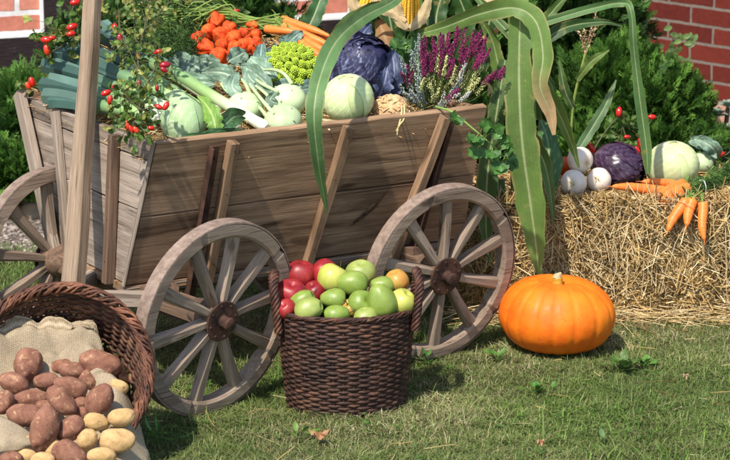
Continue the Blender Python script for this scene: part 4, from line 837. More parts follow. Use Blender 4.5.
# --- celeriac
def celeriac():
    Y = 5.70; o = P(391, 112, Y); r = 19*px(Y); th = thing('celeriac', 'knobbly tan celery root with rootlets right of the white cabbage', 'celery root', o-[0, 0, r]); m = MB()
    ball(m, (0, 0, 0), (r, r, r*.9), nu=70, nv=50, fn=lambda d: d*(1+.06*snoise(d, 1.2, 3)+.045*np.abs(snoise(d, 3.2, 4)))[..., None], cfn=lambda s: np.array(lin(206, 170, 128))*(1+.25*snoise(s, 2.4, 6))[..., None])
    m.build('root', simple('celery_root_skin', (.75, .7, .65), (1.15, 1.15, 1.12), 60, .8, .2, .7, 150, .003, attr=True), th, Matrix.Translation(Vector(o)))
    g = np.random.default_rng(2); m = MB()
    for i in range(90):
        d = nrm(g.normal(size=3)); d[1] = -abs(d[1]); p = o+d*r*[1, 1, .9]; t2 = nrm(np.cross(d, g.normal(size=3))); tube(m, crom([p, p+t2*.010+d*.003, p+t2*.022+d*.001], 6), [.0022, .0024, .002, .0016, .0012, .0008], 5, np.array(lin(200, 165, 120))*g.uniform(.7, 1.2))
    m.build('rootlets', M['plain'], th)
celeriac()
m = MB()
for pts in ([(402, 105, 5.66), (401, 116, 5.62), (398, 128, 5.60), (397, 135, 5.60)], [(404, 104, 5.66), (404, 118, 5.62), (400, 124, 5.60), (396, 131, 5.60)]): ribbon(m, crom([P(*q) for q in pts], 14), np.full(14, .0016), lin(214, 196, 140), nc=3)
tag(m.build('straw_stalk', M['straw']), 'two bent straws hanging over the cart rim below the celery root', 'straw')
m = MB(); ribbon(m, crom([P(318, 119, 5.56), P(345, 122, 5.58), P(372, 122, 5.62)], 12), np.full(12, .0028), lin(222, 205, 160), nc=3); ribbon(m, crom([P(320, 124, 5.52), P(330, 130, 5.5)], 5), np.full(5, .002), lin(222, 205, 160), nc=3); tag(m.build('straw_stalk', M['straw']), 'flat pale straw lying on the rim under the white cabbage', 'straw')
# --- heather
def heather():
    g = np.random.default_rng(8); o = P(430, 108, 5.88); th = thing('heather_plant', 'potted heather with magenta, white and yellow green flower spikes', 'heather', o-[0, 0, .08]); oc = sphere_pts(5, 4).reshape(-1, 3); of = grid_faces(4, 5, True)[:, ::-1]
    m = MB(); lathe(m, [(.001, -.10), (.04, -.10), (.055, -.005), (.058, 0), (.052, 0), (.05, -.012), (.001, -.012)], 30); m.build('pot', simple('dark_pot', (.02, .02, .02), (.03, .03, .03), 5), th, Matrix.Translation(Vector(o+[0, .0, .0])))
    m = MB()
    for i in range(2200):
        a = g.uniform(0, 6.28); el = g.uniform(.1, 1.5); d = np.array([math.cos(a)*math.cos(el), math.sin(a)*math.cos(el)*.7-.2, math.sin(el)]); l = g.uniform(.02, .11); p = o+d*l+[0, 0, .0]; dd = nrm(d+g.normal(size=3)*.5); w = nrm(np.cross(dd, g.normal(size=3)))*.0013; ll = g.uniform(.008, .018)
        m.add([p, p+dd*ll*.5+w, p+dd*ll, p+dd*ll*.5-w], [[0, 1, 2, 3]], np.array([(.05, .10, .02), (.08, .15, .03), (.14, .2, .05)][i % 3]))
    m.build('foliage', M['leafy'], th)
    spec = []
    mag, wht, yel, gry = lin(130, 34, 88), lin(216, 214, 214), lin(222, 220, 150), lin(168, 178, 176)
    for (x, y, c) in [(468, 22, mag), (458, 30, mag), (449, 32, mag), (441, 33, mag), (478, 32, mag), (485, 40, mag), (477, 43, mag), (470, 46, mag), (463, 40, mag), (452, 44, mag), (432, 36, mag), (425, 36, mag), (426, 50, mag), (488, 34, mag), (491, 48, mag), (505, 66, mag), (498, 70, mag), (444, 50, mag), (436, 48, mag), (482, 52, mag), (474, 30, mag), (455, 58, mag), (408, 72, mag), (412, 58, mag), (422, 58, mag), (466, 56, mag), (460, 88, mag),
                      (454, 42, wht), (447, 56, yel), (440, 64, yel), (427, 52, yel), (428, 66, yel), (434, 74, yel), (445, 70, yel), (456, 66, yel), (466, 62, wht), (470, 70, yel), (476, 72, yel), (484, 66, yel), (480, 78, yel), (472, 84, yel), (462, 78, wht), (450, 82, yel), (440, 88, yel), (430, 84, yel), (424, 78, yel), (490, 76, yel), (452, 90, wht), (438, 54, yel), (462, 70, yel), (445, 92, wht), (460, 94, wht), (470, 92, wht),
                      (401, 56, gry), (405, 64, gry), (402, 74, gry), (406, 82, gry), (412, 50, gry), (416, 42, gry), (418, 64, gry), (410, 90, gry), (416, 84, gry), (404, 92, gry), (415, 74, gry), (422, 90, gry), (400, 84, gry), (420, 48, gry), (419, 34, gry), (412, 96, gry)]:
        spec.append((x, y, np.array(c)))
    spec = spec+[(x+g.normal(0, 4), y+g.normal(2, 3), c) for x, y, c in spec[:27]][:max(0, 98-len(spec))]
    for i, (x, y, c) in enumerate(spec):
        Yt = 5.78+g.uniform(-.05, .09)+(.05 if y < 45 else 0)-(.04 if y > 75 else 0); tip = P(x, y, Yt); b0 = o+np.array([(x-430)*.0009, (Yt-5.88)*.6, .005]); path = crom([b0, (b0+tip)/2+g.normal(size=3)*.006+[(x-430)*.0002, 0, .004], tip], 16)
        st = MB(); tube(st, path, .0009, 4, (.08, .12, .03)); nb = 64; s_ = MB()
        f0 = max(.0, 1-.062/max(np.linalg.norm(tip-b0), .03)); red = c[0] > .2 and c[1] < .1
        for j in range(nb):
            f = f0+(1-f0)*(j/nb); p = path[min(15, int(f*15))]*(1-(f*15) % 1)+path[min(15, int(f*15)+1)]*((f*15) % 1); a = j*2.4; t = nrm(path[-1]-path[8]); e1 = nrm(np.cross(t, [.3, 1, .2])); e2 = np.cross(t, e1); rr = .0052*(1-.7*((f-f0)/(1-f0))**2)*g.uniform(.5, 1.25)
            dd = e1*math.cos(a)+e2*math.sin(a); q = p+dd*rr; cc = c*g.uniform(.7, 1.25); cc = cc*(1-.5*(f > .97)) if red else (cc*(1-.25)+np.array((.1, .16, .02))*.35*(g.random() < .5))
            st.add(oc*np.array([.0018, .0018, .0026])*g.uniform(.7, 1.25)+q+g.normal(size=3)*.0011, of, cc)
        st.build('flower_spike', M['plain'], th)
heather()
# --- celery leaves: behind the savoy and hanging over the corner
def celery(name, label, branches, seed, c=(.055, .14, .03), L=.035):
    g = np.random.default_rng(seed); m = MB(); s = MB()
    for pts, lv in branches:
        path = crom([P(*q) for q in pts], 18); tube(s, path, np.linspace(.0034, .0018, 18), 6, lin(130, 165, 80))
        for (x, y, Y) in lv:
            o = P(x, y, Y); b = path[np.argmin(((path-o)**2).sum(1))]; tube(s, crom([b, (b+o)/2+[0, 0, .003], o], 6), .0013, 5, lin(120, 155, 70))
            for k in range(5):
                a = (k-2)*.62; dr = nrm(o-b+[0, 0, -.004]); up = nrm([0.2*g.normal(), -1, .4]); sd = np.cross(dr, up); d = dr*math.cos(a)+sd*math.sin(a); ovate(m, o, d, up, L*g.uniform(.7, 1.1)*(1-.12*abs(k-2)), L*.42, np.array(c)*g.uniform(.75, 1.35), g.uniform(-.25, .1), 8, 5, np.array(c)*1.8, .2, 2)
    v = np.concatenate(m.v); th = thing(name, label, 'celery', (v[:, 0].mean(), v[:, 1].mean(), v[:, 2].min())); m.build('leaves', M['leafy'], th); s.build('stalks', M['plain'], th); return th
celery('celery_sprig', 'celery stalk with lobed leaves hanging over the rear corner of the cart', [([(436, 107, 5.70), (452, 112, 5.62), (472, 128, 5.60), (492, 145, 5.60), (505, 158, 5.60)], [(457, 118, 5.58), (484, 128, 5.58), (476, 138, 5.56), (494, 132, 5.58), (503, 142, 5.58), (478, 150, 5.57), (492, 152, 5.57), (507, 150, 5.58), (500, 165, 5.57), (509, 160, 5.6)])], 1)
celery('celery_leaves', 'celery leaves standing between the savoy cabbage and the heather', [([(398, 104, 5.86), (402, 70, 5.92), (408, 36, 6.0)], [(403, 38, 5.98), (414, 30, 6.0), (398, 48, 5.96), (410, 46, 5.97), (402, 60, 5.93), (396, 66, 5.92), (410, 62, 5.93), (392, 78, 5.9)]), ([(396, 104, 5.86), (392, 80, 5.9), (388, 52, 5.98)], [(386, 56, 5.96), (394, 54, 5.96), (388, 68, 5.93), (396, 72, 5.92), (398, 86, 5.88), (392, 92, 5.87)]), ([(420, 100, 5.95), (426, 60, 6.02), (424, 32, 6.06)], [(424, 34, 6.05), (430, 42, 6.03), (420, 50, 6.0)])], 2)
# ================================================ PUMPKIN
def pumpkin():
    o = P(557, 315, 5.69); o[2] = .101; rx, rz = .158, .103; th = thing('pumpkin', 'large orange pumpkin lying on the lawn against the straw bale', 'pumpkin', (o[0], o[1], 0)); m = MB()
    n = 70; k = 160; ph = np.linspace(0, 2*math.pi, k, endpoint=False)[None]; t = np.linspace(.0, math.pi, n)[:, None]
    rr = np.sin(t)**.80; z = np.cos(t); z = np.where(z > 0, z*(1-.24*np.exp(-(rr/.22)**2)), z*(1-.25*np.exp(-(rr/.4)**2)))
    rib = 1-.020*np.exp(-((((ph*17/6.283+.15*np.sin(ph*3)) % 1)-.5)/.13)**2)*np.sin(t)**.5; s = np.stack([rr*np.cos(ph), rr*np.sin(ph), z+0*ph], -1)
    f = rib*(1+.025*snoise(s, .6, 1)+.004*snoise(s, 2, 2)); V = s*f[..., None]*[rx, rx*.96, rz]
    m.add(V.reshape(-1, 3), grid_faces(n, k, True)[:, ::-1])
    nt = NT('pumpkin_skin'); v = nt.map((1, 1, 1), rnd=False); a = nt.noise(v, 11, 5); c = nt.ramp(a, [(.3, lin(214, 92, 12)), (.7, lin(242, 130, 24))])
    vo = nt.N('ShaderNodeTexVoronoi'); vo.inputs['Scale'].default_value = 70; nt.L(v, vo.inputs['Vector']); d = nt.ramp(vo.outputs['Distance'], [(.08, (1, 1, 1)), (.3, (0, 0, 0))]); sel = nt.ramp(nt.noise(v, 14, 3), [(.56, (0, 0, 0)), (.72, (.6, .6, .6))]); dd = nt.mix(1., d, sel, 'MULTIPLY')
    c = nt.mix(dd, c, lin(252, 186, 96)); fl = nt.ramp(nt.noise(v, 24, 5, .7, .5), [(.62, (0, 0, 0)), (.74, (1, 1, 1))]); mk = nt.mix(.75, (0, 0, 0), fl, 'ADD'); c = nt.mix(mk, c, lin(190, 84, 26)); nt.col(c); nt.rough(.6, .3)
    nt.b.inputs['Coat Weight'].default_value = .05; nt.b.inputs['Coat Roughness'].default_value = .3; nt.bump(nt.noise(v, 22, 5, .6), .45, .004)
    W = Matrix.Translation(Vector(o)) @ Matrix.Rotation(.04, 4, 'Y'); m.build('skin', nt.m, th, W)
    m = MB(); top = o+[-.001, -.002, rz*.74]; tube(m, crom([top, top+[0, 0, .014], top+[-.001, 0, .026]], 10), np.array([.020, .018, .0165, .0155, .015, .0145, .014, .0142, .0145, .0145]), 7, lin(186, 150, 52)); m.build('stem', simple('pumpkin_stem', (.7, .75, .6), (1.1, 1.1, 1), 30, .7, .3, .5, 100, .002, attr=True), th)
    m = MB(); tube(m, [top+[-.001, 0, .0255], top+[.0, 0, .030], top+[.010, 0, .040]], [.0135, .011, .003], 7, lin(176, 156, 122)); m.build('stem_tip', M['plain'], th)
pumpkin()
# ================================================ STRAW BALE
BX0, BX1, BY0, BY1, BZ = .27, 1.34, 5.98, 6.44, .345
def bale():
    th = thing('straw_bale', 'rectangular golden straw bale carrying turnips, cabbages and carrots', 'straw bale', ((BX0+BX1)/2, (BY0+BY1)/2, 0)); g = np.random.default_rng(1)
    m = MB(); nx, nz = 60, 24; c = (.17, .10, .045)  # core darker than the stalks: shade of the gaps put into its colour
    def face(f, a, b):
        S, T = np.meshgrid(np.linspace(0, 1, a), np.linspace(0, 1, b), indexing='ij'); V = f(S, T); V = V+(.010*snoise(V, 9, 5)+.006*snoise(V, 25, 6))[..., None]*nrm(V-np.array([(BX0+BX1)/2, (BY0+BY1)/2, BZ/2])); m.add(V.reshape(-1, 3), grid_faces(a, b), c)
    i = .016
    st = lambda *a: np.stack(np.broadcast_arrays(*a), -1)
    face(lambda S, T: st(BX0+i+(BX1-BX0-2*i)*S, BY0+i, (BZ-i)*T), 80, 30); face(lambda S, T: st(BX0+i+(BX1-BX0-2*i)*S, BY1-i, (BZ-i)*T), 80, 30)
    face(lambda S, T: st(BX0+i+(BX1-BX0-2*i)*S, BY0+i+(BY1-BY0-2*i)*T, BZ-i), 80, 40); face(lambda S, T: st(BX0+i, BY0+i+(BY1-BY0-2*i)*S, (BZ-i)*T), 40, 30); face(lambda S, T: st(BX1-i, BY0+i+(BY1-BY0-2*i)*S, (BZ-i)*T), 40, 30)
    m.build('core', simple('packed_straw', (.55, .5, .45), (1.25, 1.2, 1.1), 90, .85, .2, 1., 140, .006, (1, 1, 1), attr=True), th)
    N = 30000; x = g.uniform(BX0, BX1, N); z = BZ*g.uniform(0, 1, N)**.95; p = np.stack([x, np.full(N, BY0), z], 1)
    lump = snoise(p, 3.5, 3)*.014+snoise(p, 9, 4)*.008; p[:, 1] += -lump+g.exponential(.006, N)-.004
    an = g.normal(0, 1.0, N)+np.where(g.random(N) < .35, 1.3, .2); d = np.stack([np.cos(an), g.normal(-.05, .30, N), np.sin(an)], 1)
    m1 = straws(N, p, d, g.uniform(.015, .085, N)*np.where(g.random(N) < .04, 2., 1), g.uniform(.0009, .0030, N), SC, 2, .35)
    N = 11000; p = np.stack([g.uniform(BX0, BX1, N), g.uniform(BY0, BY1, N), BZ+g.normal(0, .005, N)], 1); p[:, 2] += .006*snoise(p, 6, 8); a = g.uniform(0, 6.28, N); d = np.stack([np.cos(a), np.sin(a), g.normal(0, .16, N)], 1)
    m2 = straws(N, p, d, g.uniform(.02, .10, N), g.uniform(.0009, .0028, N), SC, 3, .3)
    N = 7000; p = np.stack([np.full(N, BX0)+g.normal(0, .006, N), g.uniform(BY0, BY1, N), BZ*g.uniform(0, 1, N)], 1); a = g.uniform(0, 6.28, N); m3 = straws(N, p, np.stack([g.normal(0, .3, N), np.cos(a), np.sin(a)], 1), g.uniform(.02, .09, N), g.uniform(.0008, .002, N), SC, 4, .3)
    # long tousled stalks: over the top edge, and out at the foot
    N = 1100; x = g.uniform(BX0, BX1, N); p = np.stack([x, BY0-.012+g.normal(0, .01, N), BZ*g.uniform(.35, 1.02, N)], 1); an = g.normal(-1.2, .75, N); m4 = straws(N, p, np.stack([np.cos(an)*.8, g.normal(-.15, .15, N), np.sin(an)], 1), g.uniform(.05, .15, N), g.uniform(.0009, .0019, N), [SC[1], SC[3], SC[3], SC[0]], 5, .5)
    N = 520; x = g.uniform(BX0, BX1, N); p = np.stack([x, BY0-np.abs(g.normal(0, .04, N)), g.uniform(.01, .05, N)], 1); a = g.normal(0, .75, N); m5 = straws(N, p, np.stack([np.cos(a), np.sin(a), g.normal(0, .1, N)], 1), g.uniform(.04, .18, N), g.uniform(.0009, .0018, N), [SC[1], SC[3], SC[0]], 7, .3)
    for q in (m1, m2, m3, m4, m5): m.v, m.q, m.c, m.n = (m.v, m.q, m.c, m.n)
    mm = MB()
    for q in (m1, m2, m3, m4, m5): mm.add(q.v[0], q.q[0], q.c[0])
    o = mm.build('straw', M['straw'], th); o['kind'] = 'stuff'
bale()
# vegetables on the bale
def turnip(x, y, rp, Y, seed, label):
    o = P(x, y, Y); r = rp*px(Y, .4); th = thing('white_turnip', label, 'turnip', o-[0, 0, r], 'round white turnips on the bale'); m = MB(); g = np.random.default_rng(seed)
    s = np.linspace(0, math.pi, 26); pr = np.stack([r*np.sin(s)+.0003, -r*.95*np.cos(s)*(1-.10*np.exp(-(np.sin(s)/.25)**2))], 1); tn = np.exp(-((s/.55)**2))[:, None]*.75+np.exp(-(((math.pi-s)/.35)**2))[:, None]*.6; cct = np.array(lin(226, 214, 200))*(1-tn)+np.array(lin(168, 140, 100))*tn; lathe(m, pr, 36, cct, rib=lambda a, z: 1+.015*np.sin(a*3+seed)+.01*np.sin(a*7+z*80))
    tube(m, crom([[0, 0, -.9*r], [.001, .001, -1.08*r], [.006, .002, -1.3*r]], 6), np.linspace(.003, .0005, 6), 6, lin(214, 196, 170)); W = Matrix.Translation(Vector(o)) @ Matrix.Rotation(g.uniform(1.2, 2.2), 4, 'X') @ Matrix.Rotation(g.uniform(-.6, .6), 4, 'Y')
    m.build('bulb', simple('turnip_skin', (.86, .83, .8), (1.06, 1.06, 1.06), 14, .45, .45, .2, 60, .002, attr=True, sss=.08) if 'turnip_skin' not in M else M['turnip_skin'], th, W)
    m = MB(); 
    for i in range(3): a = i*2.1; tube(m, [[.003*math.cos(a), .003*math.sin(a), .82*r], [.005*math.cos(a), .005*math.sin(a), 1.03*r], [.011*math.cos(a), .011*math.sin(a), 1.12*r]], [.0016, .0013, .0006], 5, lin(190, 186, 130))
    m.build('stalk_stub', M['plain'], th, W)
M['turnip_skin'] = simple('turnip_skin', (.86, .83, .8), (1.06, 1.06, 1.06), 14, .45, .45, .2, 60, .002, attr=True, sss=.08)
turnip(580, 160, 13.2, 6.13, 1, 'white turnip sitting on top of the two others'); turnip(573.5, 183, 13.2, 6.07, 2, 'white turnip at the lower left of the trio on the bale'); turnip(599, 180, 12.3, 6.10, 3, 'white turnip touching the red cabbage')
o = P(617, 166, 6.18); t_ = cabbage('red_cabbage', 'dark purple red cabbage lying between the turnips and the hanging corn leaf', 'cabbage', o, 22*px(6.18, .4), M['gloss'], lin(48, 30, 50), lin(112, 90, 116), 8, axis=(.75, -.55, -.1), nleaf=9, squash=1.12, lift=.09, wav=.035)
o = P(672.5, 166, 6.22); cabbage('white_cabbage', 'large pale green cabbage on the straw bale behind the hanging carrots', 'cabbage', o, 26.5*px(6.2, .4), M['waxy'], lin(206, 216, 156), lin(244, 246, 220), 9, axis=(-.1, -.2, .95), nleaf=6, squash=.92, lift=.0, tonev=.02)
kohlrabi(702, 163, 12, 6.33, 'kohlrabi beside the large cabbage on the bale, under a blue green leaf', 5, [], [([(716, 160, 6.34), (714, 150, 6.30), (706, 143, 6.30), (694, 139, 6.33)], .022), ([(690, 140, 6.38), (704, 144, 6.34), (717, 158, 6.30)], .020)])
# dark green upright leaf beside the corn
th_ = thing('collard_leaf', 'large dark green veined leaf standing on the bale left of the turnips', 'leaf', P(548, 190, 6.10)); leafobj(th_, [P(546, 196, 6.05), P(549, 170, 6.07), P(548, 142, 6.12), P(540, 118, 6.2)], .036, lin(66, 104, 52), lin(140, 168, 110), 3, cup=-.25, wave=.12)
m = MB(); ball(m, P(564, 166, 6.2), np.array([.022, .02, .026]), lin(226, 92, 30), 24, 16, fn=lambda d: d*(1+.06*np.cos(np.arctan2(d[..., 1], d[..., 0])*8))[..., None]); tag(m.build('small_squash', M['gloss']), 'small orange squash peeping out left of the topmost turnip', 'squash')
BG = 'carrots of the bunch on the straw bale'
for i, (x0, y0, Y0, x1, y1, Y1, rp, lab) in enumerate([
    (612, 188, 6.02, 668, 193, 6.07, 4.6, 'long carrot lying flat in front of the red cabbage'), (642, 183, 6.10, 684, 187, 6.12, 4.0, 'upper flat carrot below the large cabbage'),
    (655, 199, 6.00, 685, 184, 6.08, 4.2, 'slanting carrot on top of the two flat ones'), (660, 202, 5.965, 689, 189, 6.05, 5.2, 'thick slanting carrot over the bale edge'), (664, 206, 5.96, 686, 197, 6.02, 4.0, 'short carrot under the thick slanting one'),
    (668, 231, 5.915, 686, 199, 5.965, 5.3, 'leftmost carrot hanging down the bale front'), (687, 226, 5.915, 693, 199, 5.965, 5.2, 'middle carrot hanging down the bale front'), (704.5, 240, 5.912, 701.5, 202, 5.965, 4.7, 'rightmost and lowest carrot hanging down the bale front')]):
    carrot(P(x0, y0, Y0), P(x1, y1, Y1), rp*1.08*px(6., .4), lab, BG, 20+i, bend=.004) if i > 4 else carrot(P(x0, y0, Y0)+[0, 0, .004], P(x1, y1, Y1)+[0, 0, .004], rp*1.3*px(6., .4), lab, BG, 20+i, bend=.004)
g = np.random.default_rng(31); m = MB()
for i in range(230):
    x = g.uniform(688, 735); y = np.interp(x, [688, 735], [194, 166])+g.normal(0, 5); Y = np.interp(x, [688, 735], [6.0, 6.28])+g.normal(0, .015); b = P(x, y, Y); b[2] = max(b[2], BZ+.004); d = nrm([g.normal(.6, .4), g.normal(.2, .3), g.normal(.15, .3)]); l = g.uniform(.02, .05); fern(m, g, np.array([b+d*l*s-np.array([0, 0, .3*l*s*s]) for s in np.linspace(0, 1, 7)]), .018, GD[g.integers(1, 4)], 7)
tg = thing('carrot_greens', 'feathery green tops of the carrot bunch lying on the bale at right', 'carrot greens', P(712, 184, 6.15)); m.build('fronds', M['leafy'], tg); m = MB()
for i in range(26): tube(m, crom([P(690+g.normal(0, 5), 193+g.normal(0, 3), 6.02), P(700, 187+g.normal(0, 2), 6.08)+[0, 0, g.uniform(0, .012)], P(725+g.normal(0, 8), 172+g.normal(0, 4), 6.2)], 9), .0018, 5, np.array(lin(110, 146, 60))*g.uniform(.8, 1.2))
m.build('stalks', M['plain'], tg); m = MB(); tube(m, crom([P(696, 182, 6.06)+[0, -.01, 0], P(703, 180, 6.03), P(706, 187, 6.02), P(705, 194, 6.03)], 14), .0012, 6, (.8, .8, .8)); m.build('string', M['plain'], tg)
# ================================================ WICKER
def wicker_mat(name, a, b, c_):
    n = NT(name); f = n.noise(n.map((1, 1, 1)), 26, 5, .7); c = n.ramp(f, [(.3, a), (.52, b), (.75, c_)]); c = n.mix(1., c, n.attr(), 'MULTIPLY'); n.col(c); n.rough(.62, .3); n.bump(n.noise(n.map((1, 1, 1)), 160, 3), .4, .001); return n.m
def basket(parent, W, a, b, H, taper, rows, stakes, mat, rod, seed, depthf=None, handles=(), rimr=.007):
    "woven basket, local Z up from the base; a, b half axes at the rim, base scaled by taper"
    g = np.random.default_rng(seed); ns = stakes*4; an = np.linspace(0, 2*math.pi, ns, endpoint=False)
    def ring(z, off):
        f = taper+(1-taper)*(z/H)**.75; return np.stack([(a*f+off)*np.cos(an), (b*f+off)*np.sin(an), np.full(ns, z)], 1)
    m = MB(); C = []
    k = 6; rr = np.linspace(0, 2*math.pi, k, endpoint=False)
    for i in range(rows):
        z = H*(i+.5)/rows; sgn = 1 if i % 2 else -1; off = sgn*rod*.72*np.cos(an*stakes/2); p = ring(z, off); p[:, 2] += .0012*np.sin(an*3+i)+g.normal(0, .0003, ns)
        rad = rod*(1+.10*np.sin(an*2+g.uniform(0, 6))); out = nrm(p*np.array([1/a**2, 1/b**2, 0])+1e-9); zz = np.array([0, 0, 1.])
        V = p[:, None]+rad[:, None, None]*(np.cos(rr)[None, :, None]*out[:, None]+1.25*np.sin(rr)[None, :, None]*zz); V = V.reshape(-1, 3)
        f = grid_faces(ns+1, k, True); f = f % (ns*k); seg = np.repeat(g.uniform(.6, 1.35, ns//8+1), 8)[:ns]*g.uniform(.8, 1.2); m.add(V, f, np.repeat(np.stack([seg*1.05, seg, seg*.92], 1), k, 0))
    m.build('weave', mat, parent, W)
    m = MB()
    for j in range(stakes):
        t = (j)*2*math.pi/stakes; zs = np.linspace(0, H, 8); f = taper+(1-taper)*(zs/H)**.75; tube(m, np.stack([a*f*math.cos(t), b*f*math.sin(t), zs], 1), rod*.8, 5, (.8, .8, .8))
    m.build('stakes', mat, parent, W)
    m = MB(); lathe(m, [(.0005, .004), (1, .004), (1, .010), (.0005, .010)], 40); m.v[0] = m.v[0]*np.array([a*taper*.98, b*taper*.98, 1]); m.build('base', mat, parent, W)
    m = MB(); nr_ = 12; M_ = 320; t = np.linspace(0, 2*math.pi, M_)
    for j in range(nr_):      # braided rim
        ph = t*(stakes//4)+j*2*math.pi/nr_+.6*np.sin(t*7+j*2)+.4*np.sin(t*17+j); q = np.stack([(a+rimr*.9*np.cos(ph))*np.cos(t), (b+rimr*.9*np.cos(ph))*np.sin(t), H+rimr*.75*np.sin(ph)+.002], 1); tube(m, q, rod*.52*(1+.2*np.sin(t*11+j)), 6, np.array((1.2, 1.0, .88))*g.uniform(.6, 1.5), cap=False)
    m.build('rim', mat, parent, W)
    for hp in handles:
        m = MB(); c0 = crom(hp, 70); T, Nn, Bn = frames(c0)
        for j in range(5):
            ph = np.linspace(0, 34, 70)+j*1.257; rr_ = .0078; q = c0+rr_*(np.cos(ph)[:, None]*Nn+np.sin(ph)[:, None]*Bn); tube(m, q, .0042, 6, np.array((1.2, 1.02, .9))*g.uniform(.75, 1.3))
        m.build('handle', mat, parent, W)
wk = wicker_mat('dark_wicker', lin(36, 25, 23), lin(62, 43, 38), lin(108, 76, 58)); wk2 = wicker_mat('brown_wicker', lin(44, 29, 24), lin(80, 54, 42), lin(128, 92, 70))
BC = np.array([-.047, 5.215, 0.]); bk_ = thing('wicker_basket', 'dark brown oval wicker basket of apples and pears standing on the grass', 'basket', BC); Wb = Matrix.Translation(Vector(BC)) @ Matrix.Rotation(R(4), 4, 'Z')
ha, hb, hH = .168, .118, .250
def hnd(s): return [(s*ha*.99, -.050, hH-.045), (s*(ha+.004), -.050, hH+.015), (s*(ha+.010), -.040, hH+.065), (s*(ha+.006), -.002, hH+.092), (s*(ha+.010), .036, hH+.065), (s*(ha+.004), .046, hH+.015), (s*ha*.99, .046, hH-.045)]
basket(bk_, Wb, ha, hb, hH, .84, 35, 38, wk, .0036, 1, handles=[hnd(-1), hnd(1)])
# fruit
def apple_prof(r, pear=0):
    s = np.linspace(0, math.pi, 30); rr = r*np.sin(s)**.9+.0002; z = -r*.92*np.cos(s); z = z-.22*r*np.exp(-(rr/(r*.28))**2)*np.sign(z)*(np.abs(z) > 0)
    if pear: q = (z/r+1)/2; rr = rr*(1.02-pear*.42*np.clip(q, 0, 1)**1.4); z = z*(1+.12*pear)
    return np.stack([rr, z], 1)
def fruitmat(name, a, b, c_, dots=lin(210, 200, 140), sc=5, rough=.42):
    n = NT(name); v = n.map((1, 1, 1)); f = n.noise(n.map((22, 22, 8)), 1.0, 5, .6); f2 = n.noise(v, sc*4, 3); c = n.ramp(f2, [(.35, a), (.55, b), (.7, c_)]); c = n.mix(.5, c, n.ramp(f, [(.35, a), (.65, c_)]))
    vo = n.N('ShaderNodeTexVoronoi'); vo.inputs['Scale'].default_value = 190; n.L(v, vo.inputs['Vector']); d = n.ramp(vo.outputs['Distance'], [(.10, (1, 1, 1)), (.2, (0, 0, 0))]); h = n.mix(.35, (0, 0, 0), d); c = n.mix(h, c, dots)
    bz = n.ramp(n.noise(v, 30, 4, .7), [(.64, (0, 0, 0)), (.72, (.8, .8, .8))]); c = n.mix(bz, c, tuple(x*.5 for x in b)); n.col(c); n.rough(rough, .5); n.bump(n.noise(v, 60, 2), .05, .002); n.b.inputs['Subsurface Weight'].default_value = .04; n.b.inputs['Subsurface Radius'].default_value = (.006, .004, .002); return n.m
FM = dict(red=fruitmat('red_apple_skin', lin(112, 14, 26), lin(146, 24, 36), lin(172, 58, 52), lin(215, 130, 100)), green=fruitmat('green_pear_skin', lin(104, 128, 46), lin(126, 148, 60), lin(150, 166, 82)), yel=fruitmat('yellow_apple_skin', lin(158, 172, 66), lin(188, 190, 90), lin(206, 196, 108)), ora=fruitmat('russet_apple_skin', lin(168, 148, 60), lin(186, 150, 66), lin(196, 120, 62)), pale=fruitmat('pale_green_skin', lin(124, 144, 66), lin(148, 162, 84), lin(172, 176, 98)))
protoc = {}
def fruit(kind, mt, x, y, rp, ar, ang, label, seed, dz=0., size=None):
    g = np.random.default_rng(seed); Y = 5.135+(316-y)*.0042+dz; r = rp*1.09*px(Y, .3); o = P(x, y, Y); n_ = kind
    th = thing(n_, label, kind.replace('_', ' ').split()[-1], o-[0, 0, r], 'apples and pears heaped in the dark basket'); m = MB(); pear = .7+.5*((seed*37) % 10)/10 if kind == 'pear' else 0
    lathe(m, apple_prof(r, pear)*[ar, 1.], 36, rib=lambda a, z: 1+.022*np.cos(a*5+seed)*(z > 0)+.03*np.sin(a*2+seed)+.03*np.sin(a+z*60+seed*2))
    c, s = math.cos(ang), math.sin(ang); ax = nrm(RIGHT*c+UPV*s+BACK*g.uniform(-.1, .35)) if pear else nrm([g.normal(0, .5), -.35+g.normal(0, .3), .9]); W = frame(o, np.cross(ax, [.2, .9, .1]), ax); m.build('flesh', FM[mt], th, W)
    if seed % 3 and seed != 13: return
    top = r*.70*(1.12 if pear else 1); m = MB(); tube(m, crom([[0, 0, top], [.001, 0, top+.012], [.005, .002, top+.020]], 6), [.0016, .0014, .0013, .0013, .0015, .002], 6, lin(84, 60, 36)); m.build('stalk', M['plain'], th, W)
fruit('apple', 'red', 301, 274.5, 14.2, 1, 0, 'dark red apple at the back left of the heap', 1); fruit('apple', 'red', 291, 294, 15, 1, 0, 'red apple at the left beside the basket handle', 2); fruit('apple', 'red', 325, 273, 13, 1, 0, 'bright red apple behind the yellow green one', 3); fruit('apple', 'red', 315, 292, 11, 1, 0, 'red apple squeezed in the middle of the heap', 4, .03); fruit('apple', 'red', 286, 309, 9.5, 1, 0, 'red apple low against the rim below the left handle', 5)
fruit('apple', 'yel', 333, 279, 15, 1, 0, 'yellow green apple with its stalk showing at the back', 6, -.01); fruit('apple', 'pale', 361, 274, 14, 1, 0, 'pale yellow apple behind the largest pear', 7, .03); fruit('pear', 'green', 352, 284, 15, .92, math.pi*.98, 'largest green pear, lying across the top of the heap', 8, -.03)
